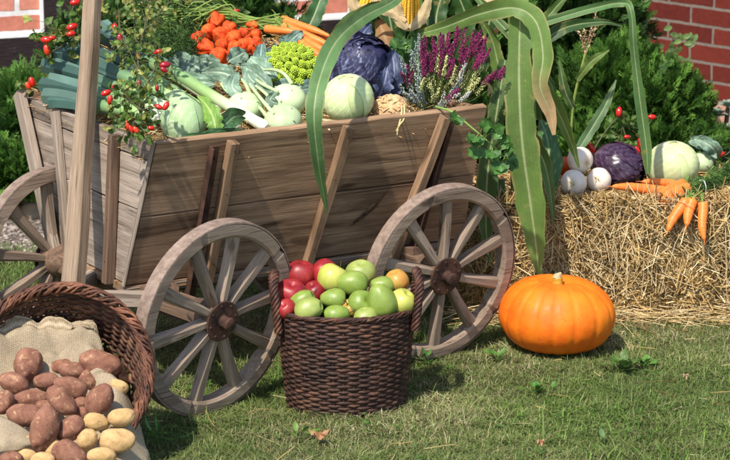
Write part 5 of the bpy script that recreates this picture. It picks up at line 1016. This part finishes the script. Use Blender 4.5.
fruit('pear', 'green', 302, 302, 14, .85, .6, 'green pear left of centre, partly behind the duller one', 9); fruit('pear', 'pale', 309, 309.5, 14, .9, .3, 'dull green pear at the front left on the rim', 10, -.02); fruit('pear', 'green', 333, 299, 12.5, .92, math.pi, 'green pear in the centre front of the heap', 11, -.015); fruit('pear', 'green', 337, 315, 12.5, .92, .2, 'green pear half sunk behind the front rim', 12)
fruit('apple', 'green', 362, 304, 13, 1, 0, 'green apple showing its blossom end at the front', 13); fruit('pear', 'green', 381, 300, 16, .98, 1.9, 'upright glossy green pear at the right front', 14, -.04); fruit('pear', 'green', 382, 286, 12, .85, 3.0, 'green pear behind the upright one', 15, .02)
fruit('apple', 'ora', 397, 281, 11.5, 1, 0, 'orange flushed apple at the back right by the handle', 16, .02); fruit('apple', 'yel', 402, 302, 13, 1, 0, 'yellow apple at the right against the basket handle', 17); fruit('apple', 'ora', 349, 309, 9.5, 1, 0, 'russet apple low between two pears in front', 18, .02); fruit('apple', 'pale', 366, 318, 11, 1, 0, 'pale apple barely showing over the front rim', 19, .01); fruit('apple', 'ora', 385, 312, 10, 1, 0, 'russet apple sunk under the upright pear', 20, .03)
# ================================================ POTATO BASKET
PC = np.array([-.705, 4.80, .205]); pn = nrm([-.06, -.82, .57]); pk = thing('wicker_basket', 'round brown wicker basket tipped on its side spilling potatoes on burlap', 'basket', (PC[0], PC[1], 0))
dep = .165; Wp = frame(PC-pn*dep, np.cross([0, 0, 1.], pn), pn)
basket(pk, Wp, .214, .214, dep, .70, 17, 42, wk2, .0058, 2, rimr=.013)
bm = NT('burlap'); v = bm.map((1, 1, 1), rnd=False); wv1 = bm.N('ShaderNodeTexWave'); wv1.inputs['Scale'].default_value = 150; wv1.inputs['Distortion'].default_value = 1.5; wv1.bands_direction = 'X'; wv2 = bm.N('ShaderNodeTexWave'); wv2.inputs['Scale'].default_value = 150; wv2.inputs['Distortion'].default_value = 1.5; wv2.bands_direction = 'Y'
at_ = bm.N('ShaderNodeAttribute'); at_.attribute_name = 'Col'; bm.L(at_.outputs['Vector'], wv1.inputs['Vector']); bm.L(at_.outputs['Vector'], wv2.inputs['Vector'])
for w_ in (wv1, wv2): w_.inputs['Scale'].default_value = 130; w_.inputs['Detail'].default_value = 2
w = bm.mix(.45, bm.mix(.5, wv1.outputs['Color'], wv2.outputs['Color']), bm.noise(v, 220, 5, .7)); c = bm.ramp(w, [(.22, lin(116, 98, 78)), (.5, lin(180, 162, 134)), (.75, lin(212, 197, 172))]); c = bm.mix(.35, c, bm.ramp(bm.noise(v, 9, 5), [(.3, (.6, .56, .52)), (.7, (1.1, 1.1, 1.1))]), 'MULTIPLY'); bm.col(c); bm.rough(.95, .1); bm.bump(w, .9, .003)
SP = crom([(5.00, .20), (4.955, .275), (4.915, .282), (4.895, .235), (4.86, .185), (4.79, .135), (4.70, .095), (4.60, .06), (4.48, .025), (4.36, .006)], 110)
def xr_(Y): return np.interp(Y, [4.36, 4.50, 4.60, 4.70, 4.80, 4.87, 4.92, 5.0], [-.50, -.475, -.470, -.480, -.505, -.555, -.600, -.62])
m = MB(); nu = 110; U = np.linspace(0, 1, nu)[None]; Yb = SP[:, :1]; Zb = SP[:, 1:2]-.022*(SP[:, :1] < 4.93); x1 = xr_(Yb); X = -1.12+(x1+1.12)*U
pp = np.stack([X, Yb+0*U, Zb+0*U], -1); wr = .022*np.abs(snoise(pp, 5, 3))+.010*(.5-np.abs(snoise(pp, 8, 5)))+.008*np.abs(snoise(pp, 17, 6))+.002*snoise(pp, 40, 7); rol = np.clip((U-.94)/.06, 0, 1); upz = np.clip((U-.84)/.12, 0, 1)
front = np.clip((4.93-Yb)/.12, 0, 1)
Z = Zb+wr+front*(.062*np.sin(upz*3.14159)*(1-rol))-(Zb+wr-.008)*rol**1.6; X = X+front*(.012*np.sin(rol*3.14))+.012*snoise(np.stack([Yb*1.+0*U, 0*U+0*Yb, 0*U+0*Yb], -1), 5, 8)*U**4
Yb2 = Yb+.016*snoise(pp*[1, .3, .3], 8, 9)*(Zb > .15)
V = np.stack([X, Yb2+0*U, np.maximum(Z, .006)], -1); uvc = np.stack([V[..., 0], np.repeat(np.cumsum(np.r_[0, np.linalg.norm(np.diff(SP, axis=0), axis=1)])[:, None], nu, 1), 0*V[..., 0]], -1)
m.add(V.reshape(-1, 3), grid_faces(110, nu), uvc.reshape(-1, 3)); bo = m.build('burlap_cloth', bm.m); tag(bo, 'coarse beige burlap sack lining the tipped basket under the potatoes', 'burlap sack')
so_ = bo.modifiers.new('thick', 'SOLIDIFY'); so_.thickness = .0035; so_.offset = -1
def potmat(name, a, b, patch, pa):
    n = NT(name); v = n.map((1, 1, 1)); c = n.ramp(n.noise(v, 1.5, 5, .65), [(.3, a), (.7, b)]); f = n.ramp(n.noise(v, 2.6, 5, .7, .8), [(.56, (0, 0, 0)), (.66, (1, 1, 1))]); k = n.mix(pa, (0, 0, 0), f); c = n.mix(k, c, patch); sp = n.ramp(n.noise(v, 14, 4), [(.32, (.5, .44, .4)), (.5, (1, 1, 1))]); c = n.mix(.5, c, sp, 'MULTIPLY'); n.col(c); n.rough(.85, .2); n.bump(n.noise(v, 5, 5), .5, .002); return n.m
PM = [potmat('red_potato_skin', lin(108, 70, 56), lin(154, 110, 90), lin(196, 164, 124), .6), potmat('yellow_potato_skin', lin(176, 142, 94), lin(206, 172, 122), lin(146, 108, 68), .5)]
protos = {}
for kd in (0, 1):
    for vv in range(4):
        m = MB(); rr = {0: (1.0, .66, .62), 1: (1.0, .80, .74)}[kd]
        def fn(d, s=vv+kd*10):
            x = d[..., 0:1]; q = d*(1+.09*snoise(d, .55, s)+.035*snoise(d, 1.3, s+5))[..., None]; q = q.copy(); q[..., 2:3] += .10*x*x*math.cos(s); q[..., 1:2] *= 1+.12*x*math.sin(s+1)
            for e in range(6):
                g = np.random.default_rng(s*7+e); c = nrm(g.normal(size=3)); q *= 1-.11*np.exp(-((d-c)**2).sum(-1, keepdims=True)/.014)
            return q
        ball(m, (0, 0, 0), rr, nu=40, nv=28, fn=fn); protos[kd, vv] = m
def potato(x, y, a, b, ang, kd, label, lift=0., i=0):
    Y = 4.885-(y-360)*.0037-lift; o = P(x, y, Y); s = mpp(Y, .1); m = protos[kd, i % 4]; r0 = (.66 if kd == 0 else .8); t = R(ang); ax = RIGHT*math.cos(t)+UPV*math.sin(t)+BACK*.12*math.sin(i*2.1)
    me = potato_mesh.get((kd, i % 4)); W = frame(o, ax, BACK*.6+UPV*.5) @ Matrix.Rotation(i*1.3, 4, 'X') @ Matrix.Diagonal((a*s, b*s/r0, b*s/r0*.97, 1))
    if me is None:
        ob = m.build('potato', PM[kd], None, W); potato_mesh[kd, i % 4] = ob
    else: ob = copyobj(me, W)
    tag(ob, label, 'potato', 'red skinned potatoes on the burlap' if kd == 0 else 'yellow potatoes on the burlap')
potato_mesh = {}
PT = [(28, 364, 17, 14.5, 78, 0, 'stout red potato at the top left of the pile, standing on end', .02), (14, 383, 17, 11, -14, 0, 'red potato lying under the topmost left one', .01), (3, 402, 13, 11, 60, 0, 'red potato cut by the left picture edge', .02), (101, 364, 23, 14, -16, 0, 'large red potato at the top right against the burlap', .0), (61, 366, 11, 7.5, 20, 0, 'small red potato at the top centre, behind the round one', -.02),
      (71, 370, 14, 8.5, -4, 0, 'oval red potato at top centre in front of the small one', .0), (46, 381, 13, 9.5, 10, 0, 'red potato in the second row, between upper left and centre', -.01), (88, 380, 11, 8, -60, 0, 'red potato half hidden under the large upper right one', -.03), (71, 388, 17.5, 11.5, -18, 0, 'red potato in the middle of the pile, lying crosswise', .01), (61.5, 400.5, 19, 12.5, -46, 0, 'speckled red potato slanting down in the middle of the pile', .04),
      (99.5, 400, 18.5, 13, 58, 0, 'dark glossy red potato slanting up beside the burlap fold', .04), (30, 400, 20, 11, 8, 0, 'red potato in the left middle, mostly covered', -.02), (25, 415, 18, 12.5, -5, 0, 'red potato below the left middle one', .0), (44, 429.5, 25.5, 15, 70, 0, 'biggest red potato with tan patches standing upright in front', .05), (70, 429, 16.5, 12.5, 38, 0, 'dusky red potato right of the biggest one', .02), (69, 454, 19, 12.5, -22, 0, 'red potato at the bottom edge of the picture in the centre', .03),
      (11, 459, 13, 9, 5, 0, 'red potato at the lower left corner', .02), (80, 404, 9, 7, 30, 0, 'little red potato peeping out in the pile centre', -.03), (119, 387, 10, 8, -20, 1, 'yellow potato highest on the right, below the large red one', -.01), (121.5, 417.5, 14.5, 10.5, 2, 1, 'clean yellow potato at the right edge of the pile', .02), (96, 422, 12.5, 9.5, -8, 1, 'small yellow potato left of the clean one', -.0),
      (87, 439.5, 12.2, 10.8, 50, 1, 'round yellow potato in front of the small one', .035), (117, 440, 18.5, 12.5, -6, 1, 'largest yellow potato at the lower right', .03), (102, 456, 15.5, 9.5, -3, 1, 'yellow potato below the largest yellow one at the picture edge', .02), (23, 444, 11, 8, 40, 1, 'yellow potato left of the biggest red one', -.01), (53, 449, 11, 9, 60, 1, 'yellow potato between two red ones near the bottom', -.02), (27, 456, 11, 8, 0, 1, 'yellow potato at the bottom left beside the corner one', .0), (43, 460, 13, 8, 0, 1, 'yellow potato at the bottom edge left of centre', .02),
      (82, 414, 10, 8, 10, 0, 'deep lying red potato between middle and right', -.03), (46, 408, 12, 9, 0, 0, 'deep lying red potato under the slanting speckled one', -.03), (8, 432, 13, 9, 10, 0, 'red potato at the left edge under the burlap fold', -.03)]
for i, t in enumerate(PT): potato(*t[:7], lift=t[7], i=i)
# fold of the sack lying over the left front
m = MB(); cl = crom([P(-18, 408, 4.66), P(6, 418, 4.64), P(24, 428, 4.62), P(36, 436, 4.60)], 40); cl2 = crom([P(-18, 455, 4.58), P(2, 452, 4.56), P(18, 450, 4.56), P(34, 446, 4.57)], 40); T = np.linspace(0, 1, 24)[None, :, None]; V = cl[:, None]*(1-T)+cl2[:, None]*T+BACK*(.022*np.sin(T*3.14)+.006*snoise(cl[:, None]*(1-T)+cl2[:, None]*T, 14, 3)[..., None]); uv = np.stack(np.broadcast_arrays(np.linspace(0, .14, 40)[:, None], T[..., 0]*.09, 0*T[..., 0]), -1)
m.add(V.reshape(-1, 3), grid_faces(40, 24), uv.reshape(-1, 3)); fo = m.build('fold', bm.m, bo); s2 = fo.modifiers.new('thick', 'SOLIDIFY'); s2.thickness = .004
# ================================================ CORN
CL, CM_, CR_ = lin(104, 132, 66), lin(80, 108, 60), lin(176, 188, 140)
def cornleaf(th, pts, c=CL, rib=CR_, fold=.30, wave=.22, seed=0, tip=None, twist=0, n=70, back=None):
    a = np.array([P(q[0], q[1], q[2]) for q in pts]); wpx = np.array([q[3]*mpp(q[2], .8) for q in pts]); k = len(pts); path = crom(a, n); wd = np.maximum(crom(np.stack([wpx]*3, 1), n)[:, 0], .0008); m = MB()
    f = np.linspace(0, 1, n)[:, None]; cc = np.tile(np.asarray(c, float), (n, 1))*(1+.12*np.sin(f*9+seed))
    if tip is not None: q = np.clip((f-tip[0])/(tip[1]-tip[0]), 0, 1); cc = cc*(1-q)+np.asarray(tip[2])*q
    ribbon(m, path, wd, cc, fold=fold, nc=41, rib=np.asarray(rib), wave=wave, seed=seed, twist=twist, side=back, dry=lin(186, 164, 110)); return m.build('leaf', M['corn_leaf'], th)
def stalkobj(th, pts, r=.011): m = MB(); tube(m, crom([P(*q) for q in pts], 20), np.linspace(r, r*.7, 20), 10, lin(120, 146, 78)); m.build('stalk', M['corn_leaf'], th)
c1 = thing('corn_plant', 'tall corn plant with long drooping leaves standing behind the rear corner of the cart', 'corn', (.42, 6.1, 0)); stalkobj(c1, [(516, 340, 6.05), (514, 180, 6.05), (512, 60, 6.05), (508, -60, 6.05)])
cornleaf(c1, [(522, -25, 5.92, 8.8), (520, 20, 5.86, 10.0), (519, 80, 5.82, 13.6), (522, 140, 5.80, 16.0), (530, 200, 5.80, 14.6), (536, 245, 5.80, 9.4), (539, 276, 5.80, 1.6)], seed=1, fold=.22)
cornleaf(c1, [(505, 60, 6.00, 6.4), (497, 110, 5.96, 8.8), (489, 160, 5.94, 10.4), (486, 205, 5.93, 9.6), (487, 240, 5.93, 5.6), (490, 262, 5.93, 0.8)], c=CM_, seed=2)
cornleaf(c1, [(415, 35, 6.0, 4.0), (445, 27, 5.94, 6.4), (480, 14, 5.88, 8.8), (515, 8, 5.84, 9.6), (536, 22, 5.82, 10.4), (543, 55, 5.80, 10.0), (540, 85, 5.79, 8.4), (550, 112, 5.79, 6.4), (554, 135, 5.79, 1.6)], seed=3, tip=(.66, .88, lin(196, 160, 120)), fold=.25)
cornleaf(c1, [(538, 75, 5.9, 4.0), (548, 92, 5.88, 6.4), (562, 120, 5.90, 6.4), (572, 145, 5.93, 4.0), (579, 168, 5.95, 1.0)], seed=4)
cornleaf(c1, [(505, 34, 6.0, 4.0), (545, 22, 6.02, 4.6), (590, 9, 6.04, 4.2), (622, 3, 6.05, 4.2), (631, 12, 6.02, 3.6), (634, 50, 6.02, 4.0), (640, 100, 6.03, 5.4), (646, 145, 6.04, 5.6), (648, 174, 6.05, 2.4)], seed=5, c=lin(92, 128, 76), fold=.4, twist=.0)
cornleaf(c1, [(470, -12, 6.06, 3.2), (492, 15, 6.03, 4.8), (525, 50, 5.97, 4.8), (550, 82, 5.95, 3.2), (556, 96, 5.95, 0.8)], c=CM_, seed=6)
cornleaf(c1, [(575, 155, 6.15, 4.0), (592, 128, 6.18, 5.6), (606, 104, 6.2, 4.4), (616, 80, 6.22, 0.8)], c=lin(86, 118, 78), seed=7)
cornleaf(c1, [(536, 120, 6.05, 6.4), (534, 90, 6.05, 6.4), (530, 55, 6.04, 4.8)], c=CM_, seed=8)
cornleaf(c1, [(525, 60, 6.1, 4.8), (560, 30, 6.12, 6.4), (600, 22, 6.14, 3.2), (622, 26, 6.15, 0.8)], c=lin(60, 92, 52), seed=9, fold=.3)
cornleaf(c1, [(498, 180, 6.02, 7.2), (500, 220, 5.96, 8.0), (506, 260, 5.96, 4.8), (510, 285, 5.97, 0.8)], c=CM_, seed=10)
cornleaf(c1, [(520, 90, 6.02, 6), (528, 130, 5.98, 8), (545, 165, 5.97, 7), (552, 205, 5.95, 3), (553, 225, 5.94, .8)], c=lin(92, 122, 62), seed=21)
cornleaf(c1, [(508, 120, 6.04, 5), (501, 80, 6.05, 7), (492, 40, 6.06, 6), (478, 16, 6.06, 1)], c=lin(96, 124, 60), seed=22)
cornleaf(c1, [(515, 70, 6.06, 4), (530, 40, 6.08, 6), (552, 12, 6.1, 5), (570, -8, 6.1, 2)], c=lin(88, 118, 58), seed=23)
c2 = thing('corn_plant', 'corn plant at the back of the cart, one leaf hanging over the side', 'corn', (.1, 6.15, 0)); stalkobj(c2, [(432, 200, 6.12), (430, 90, 6.12), (420, 0, 6.1), (415, -40, 6.1)])
cornleaf(c2, [(410, -14, 5.95, 3.2), (392, 2, 5.85, 5.6), (362, 18, 5.72, 7.2), (336, 42, 5.48, 9.0), (320, 78, 5.32, 9.4), (314, 115, 5.26, 8.6), (318, 160, 5.30, 6.4), (323, 190, 5.36, 3.8), (328, 216, 5.42, 0.6)], seed=11, c=lin(104, 140, 88), fold=.22)
cornleaf(c2, [(425, 30, 6.1, 4.8), (405, 10, 6.05, 6.4), (380, 8, 6.02, 7.2), (350, 20, 6.0, 6.4), (330, 38, 6.0, 2.4)], c=CM_, seed=12)
cornleaf(c2, [(300, 40, 6.2, 6.4), (312, 20, 6.22, 8.8), (322, -5, 6.25, 8.0)], c=lin(62, 100, 60), seed=13); cornleaf(c2, [(330, 48, 6.15, 5.6), (352, 30, 6.15, 8.0), (368, 5, 6.18, 6.4), (372, -10, 6.2, 4.0)], c=CM_, seed=14)
cornleaf(c2, [(440, 60, 6.15, 8.0), (436, 20, 6.18, 10.4), (445, -15, 6.2, 8.0)], c=lin(50, 82, 40), seed=15); cornleaf(c2, [(460, 60, 6.2, 6.4), (466, 20, 6.2, 9.6), (455, -12, 6.2, 8.0)], c=lin(60, 96, 44), seed=16); cornleaf(c2, [(480, 70, 6.2, 7.2), (487, 30, 6.2, 9.6), (500, -10, 6.2, 8.0)], c=lin(50, 84, 44), seed=17)
cornleaf(c2, [(398, 60, 6.16, 7.2), (392, 30, 6.16, 9.6), (384, -6, 6.18, 8.0)], c=lin(58, 92, 48), seed=18)
HU = lin(216, 192, 150)
for (x, y, Y, L, nm, lf) in ((411, -2, 6.0, .10, 'corn cob with its kernels showing between pale husks above the celery leaves', 1), (366, -6, 6.05, .08, 'corn cob at the upper edge left of the centre one, husks peeled back', 0)):
    o = P(x, y, Y); ct = thing('corn_cob', nm, 'corn cob', o); ax = nrm([.02, -.15, 1]) if lf else nrm([.3, -.15, .9]); m = MB(); W = frame(P(x-1, y+(24 if lf else 18), Y), np.cross(ax, [0, 1, .1]), ax); rows = 14; nk = 22; sp = sphere_pts(7, 5).reshape(-1, 3); fs = grid_faces(5, 7, True)[:, ::-1]; R0 = .024 if lf else .02
    tube(m, np.array([[0, 0, 0], [0, 0, L*.5], [0, 0, L]]), [R0*.85, R0*.9, R0*.7], 14, lin(220, 170, 60))
    for j in range(nk):
        for i in range(rows): a = i*2*math.pi/rows; q = j/nk; rr = R0*(1-.22*q**2); m.add(sp*[.0048, .0048, .0030]+[rr*math.cos(a), rr*math.sin(a), L*q], fs, np.array(lin(236, 182, 48))*(.92+.12*((i*7+j*3) % 5)/4))
    m.build('kernels', M['gloss'], ct, W)
    hs = [[(x-4, y+31, 3), (x-11, y+22, 6), (x-15, y+10, 6), (x-15, y-6, 3)], [(x-1, y+31, 3), (x+9, y+22, 6), (x+15, y+10, 5), (x+19, y-4, 2)], [(x-6, y+24, 3), (x-18, y+15, 5), (x-34, y+13, 3), (x-44, y+15, 1)], [(x-4, y+33, 4), (x-3, y+27, 11), (x-2, y+21, 9), (x, y+13, 2)]] if lf else [[(x-2, y+24, 3), (x-10, y+16, 6), (x-14, y+6, 5), (x-16, y-6, 2)], [(x, y+24, 3), (x+8, y+15, 6), (x+12, y+4, 4), (x+16, y-4, 1)], [(x-2, y+25, 3), (x-2, y+18, 7), (x-1, y+13, 4), (x, y+10, 1)]]
    for i, h in enumerate(hs):
        m = MB(); n = 26; path = crom([P(a, b, Y-.035+(.02 if i == 3 else 0)) for a, b, w in h], n); wd = np.maximum(crom(np.array([[w*px(6)]*3 for a, b, w in h]), n)[:, 0], .001); ribbon(m, path, wd, np.array(HU)*(.9+.06*i), fold=-.35, nc=9, rib=np.array(HU)*1.08, seed=i, wave=.15); m.build('husk', M['corn_leaf'], ct)
m = MB(); n = 24; ribbon(m, crom([P(378, 20, 6.04), P(386, 40, 6.0), P(390, 62, 5.98), P(388, 78, 5.98)], n), np.interp(np.linspace(0, 1, n), [0, .3, .8, 1], [.012, .03, .022, .004]), lin(150, 112, 70), fold=-.3, nc=9, rib=lin(160, 124, 82)); tag(m.build('dry_husk', M['corn_leaf']), 'brown dry corn husk behind the savoy cabbage', 'corn husk')
for i, (pts, w, lab) in enumerate([([(470, 18, 6.1), (492, 2, 6.1), (520, -10, 6.1)], .02, 'pale dry husk at the upper edge above the heather'), ([(476, 46, 6.08), (492, 34, 6.06), (505, 22, 6.06)], .014, 'tan dry husk right of the magenta heather spikes'), ([(488, 96, 5.9), (490, 88, 5.88), (486, 80, 5.88)], .007, 'small white husk scrap by the rear corner of the cart')]):
    m = MB(); ribbon(m, crom([P(*q) for q in pts], 16), np.interp(np.linspace(0, 1, 16), [0, .4, 1], [w*.3, w, w*.2]), np.array(HU if i != 1 else lin(196, 160, 106)), fold=-.25, nc=7, wave=.15); tag(m.build('dry_husk', M['corn_leaf']), lab, 'corn husk')
# small tasselled corn behind the bale
ts = thing('corn_plant', 'slim young corn plant with a tan tassel in front of the conifer', 'corn', P(569, 180, 6.5)*[1, 1, 0]); m = MB(); tube(m, crom([P(570, 150, 6.5), P(574, 100, 6.5), P(585, 55, 6.5)], 14), .004, 7, lin(150, 168, 90)); tube(m, np.array([P(570, 150, 6.5), P(570, 190, 6.5), P(570, 190, 6.5)*[1, 1, 0]]), .005, 7, lin(120, 146, 78)); m.build('stalk', M['corn_leaf'], ts)
for j, pts in enumerate([[(585, 56), (582, 40), (576, 28), (568, 24)], [(585, 56), (585, 42), (585, 30)], [(585, 56), (589, 38), (593, 24), (596, 14)], [(586, 54), (591, 40), (595, 30), (597, 22)]]):
    m = MB(); path = crom([P(a, b, 6.5) for a, b in pts], 22); tube(m, path, .0010, 4, lin(190, 160, 120)); g = np.random.default_rng(j)
    for k in range(4, 22):
        for _ in range(3): d = nrm(g.normal(size=3)); q = path[k]; t = nrm(path[k]-path[k-1]+d*.5); s_ = nrm(np.cross(t, d))*.0022; m.add([q, q+t*.006+s_, q+t*.012, q+t*.006-s_], [[0, 1, 2, 3]], np.array(lin(206, 176, 140))*g.uniform(.7, 1.15))
    m.build('tassel', M['plain'], ts)
cornleaf(ts, [(577, 80, 6.49, 3), (591, 62, 6.47, 4.5), (609, 50, 6.46, 1)], seed=30); cornleaf(ts, [(574, 110, 6.5, 3), (565, 90, 6.48, 5), (559, 60, 6.48, 1)], seed=31, c=CM_)
# ================================================ ROSE HIPS
HR = [lin(196, 34, 22), lin(206, 58, 22), lin(150, 22, 34)]
hm = simple('rose_hip_skin', (.9, .9, .9), (1.08, 1.08, 1.08), 20, .22, .6, 0, attr=True)
def roses(name, label, canes, hips, leafn, seed, reg=None, ycol=.3, L=.022):
    g = np.random.default_rng(seed); rm_ = (lambda q: (q[0], q[1], 5.20+min(max((112-q[1])*.0048, 0), .55))+tuple(q[3:])) if seed == 1 else (lambda q: q); canes = [[rm_(q) for q in c] for c in canes]; hips = [rm_(h) for h in hips]; cs = [crom([P(*q) for q in c], 24) for c in canes]; allp = np.concatenate(cs); v0 = allp.min(0); th = thing(name, label, 'rose hips', allp.mean(0)-[0, 0, np.ptp(allp[:, 2])/2]); m = MB()
    for p in cs: tube(m, p, np.linspace(.0028, .0016, 24), 5, (.10, .10, .045))
    lf = MB()
    for i in range(leafn):
        b = allp[g.integers(0, len(allp))]; d = nrm(g.normal(size=3)*[1, .6, 1]); e = b+d*g.uniform(.01, .05)+[0, 0, -.005]; tube(m, [b, (b+e)/2, e], .0008, 3, (.12, .14, .05))
        for k in range(3):
            d2 = nrm(d+g.normal(size=3)*.6+[0, 0, -.15]); c = np.array([(.065, .13, .025), (.11, .18, .035), (.24, .25, .06), (.05, .10, .02)][g.choice(4, p=[.38, .27, ycol*.6, .35-ycol*.6])])*g.uniform(.8, 1.25); ovate(lf, e+d*.004*k, d2, nrm(g.normal(size=3)+[0, -1, .8]), L*g.uniform(.7, 1.2), L*.36, c, g.uniform(-.3, .3), 8, 5, c*1.3, .25)
    m.build('canes', M['plain'], th); lf.build('leaves', M['leafy'], th)
    for i, (x, y, Y, s, ci, an) in enumerate(hips):
        r = s*.84*mpp(Y, .8); o = P(x, y, Y); ax = nrm(RIGHT*math.cos(R(an))+UPV*math.sin(R(an))-BACK*.15); W = frame(o, np.cross(ax, [0, 1, .1]), ax); m = MB(); t = np.linspace(0, math.pi, 16); pr = np.stack([r*.68*np.sin(t)**.85+.0001, -r*1.12*np.cos(t)], 1); lathe(m, pr, 18, HR[ci])
        for k in range(5): a = k*1.257; tube(m, [[0, 0, r*1.1], [.0018*math.cos(a), .0018*math.sin(a), r*1.25], [.003*math.cos(a), .003*math.sin(a), r*1.6]], [.0007, .0006, .0003], 4, (.06, .04, .02))
        hp = m.build('hip', hm, th, W); b = allp[np.argmin(((allp-o)**2).sum(1))]; m = MB(); e = o-ax*r*1.1; tube(m, crom([b, (b+e)/2+[0, 0, .004], e], 6), .0008, 4, (.12, .12, .05)); m.build('hip_stalk', M['plain'], th)
roses('rose_hip_branch', 'leafy rose branch with red hips climbing in front of the leeks beside the drawbar', [[(141, 132, 5.22), (140, 100, 5.24), (138, 60, 5.28), (134, 20, 5.34), (132, -15, 5.38)], [(138, 70, 5.28), (128, 48, 5.30), (120, 30, 5.32), (119, 10, 5.34)], [(140, 95, 5.24), (152, 75, 5.26), (160, 50, 5.28)], [(139, 60, 5.28), (150, 30, 5.32), (160, 12, 5.36), (170, 0, 5.42)], [(141, 110, 5.23), (128, 100, 5.24), (116, 92, 5.25)], [(139, 118, 5.22), (130, 126, 5.18), (126, 128, 5.17)], [(140, 50, 5.28), (146, 20, 5.3), (150, -8, 5.3)]],
      [(115, 28, 5.27, 5, 0, 100), (120, 39, 5.25, 5.5, 2, -80), (138.5, 57, 5.22, 4, 2, -60), (158, 52, 5.22, 4.5, 0, 200), (165, 65, 5.2, 6, 2, 5), (164, 70, 5.2, 4.5, 2, -30), (106, 93, 5.2, 5.5, 0, 20), (110, 100, 5.19, 5, 0, -100), (139, 84, 5.2, 4, 2, -90), (114, 87, 5.22, 4, 2, 30), (158.5, 107, 5.2, 4.5, 0, 160), (166, 106, 5.2, 5, 0, 60), (151, 128, 5.2, 4, 0, 0), (127, 125, 5.13, 5.5, 1, -80), (131, 129, 5.13, 5, 0, -60), (136, 130, 5.14, 4.5, 1, -50), (157, 88, 5.24, 3.5, 2, -90)], 250, 1, ycol=.45, L=.017)
roses('rose_hip_branch', 'rose branch with orange red hips above the cart corner left of the drawbar', [[(94, 12, 5.8), (80, 30, 5.8), (62, 46, 5.8), (50, 52, 5.8)], [(82, 28, 5.8), (72, 16, 5.8), (76, 0, 5.8), (80, -12, 5.8)], [(70, 40, 5.8), (52, 30, 5.8), (44, 22, 5.8)], [(86, 20, 5.8), (94, 6, 5.8), (100, -10, 5.8)]],
      [(75, 2.5, 5.75, 5.5, 0, 10), (72, 27, 5.74, 6, 0, 20), (71, 34, 5.73, 5, 0, 10), (46, 40, 5.76, 6, 0, 175), (47, 50, 5.76, 6, 1, -80), (52, 38, 5.77, 4, 0, 0)], 70, 2, ycol=.45, L=.024)
roses('rose_hip_branch', 'two red rose hips on a twig at the left end board', [[(40, 92, 5.9), (34, 84, 5.88), (28, 82, 5.88)]], [(32, 82, 5.86, 5.5, 0, -70), (28, 86, 5.86, 4.5, 1, -60)], 4, 3)
roses('rose_hip_branch', 'rose branch hanging in at the upper edge over the feathery greens', [[(165, -12, 6.2), (190, 0, 6.2), (215, 3, 6.2), (238, 10, 6.2)], [(190, 0, 6.2), (176, 4, 6.2), (160, 6, 6.2)]], [(236, 11, 6.18, 3.5, 0, 0)], 50, 4, ycol=.3, L=.02)
roses('rose_hip_branch', 'sparse rose hip twigs behind the red cabbage and turnips on the bale', [[(590, 175, 6.4), (594, 150, 6.42), (618, 118, 6.5), (630, 130, 6.5)], [(640, 180, 6.45), (638, 150, 6.45), (652, 118, 6.5)], [(636, 160, 6.45), (628, 142, 6.48), (622, 125, 6.5)]],
      [(588, 144, 6.38, 5, 0, -60), (592, 149, 6.38, 5.5, 0, -60), (586, 141, 6.4, 4, 1, 180), (619, 112, 6.48, 5.5, 0, 80), (652, 117, 6.46, 4.5, 0, 0), (640, 143, 6.4, 5, 0, 100), (637, 150, 6.4, 5, 0, -60), (627, 137, 6.45, 3.5, 0, 0)], 45, 5, ycol=.2, L=.02)
roses('rose_hip_branch', 'single red hip lying by the kohlrabi leaf at the right edge', [[(714, 158, 6.34), (724, 156, 6.34), (732, 150, 6.36)]], [(721, 154, 6.33, 4.5, 0, 20)], 2, 6)
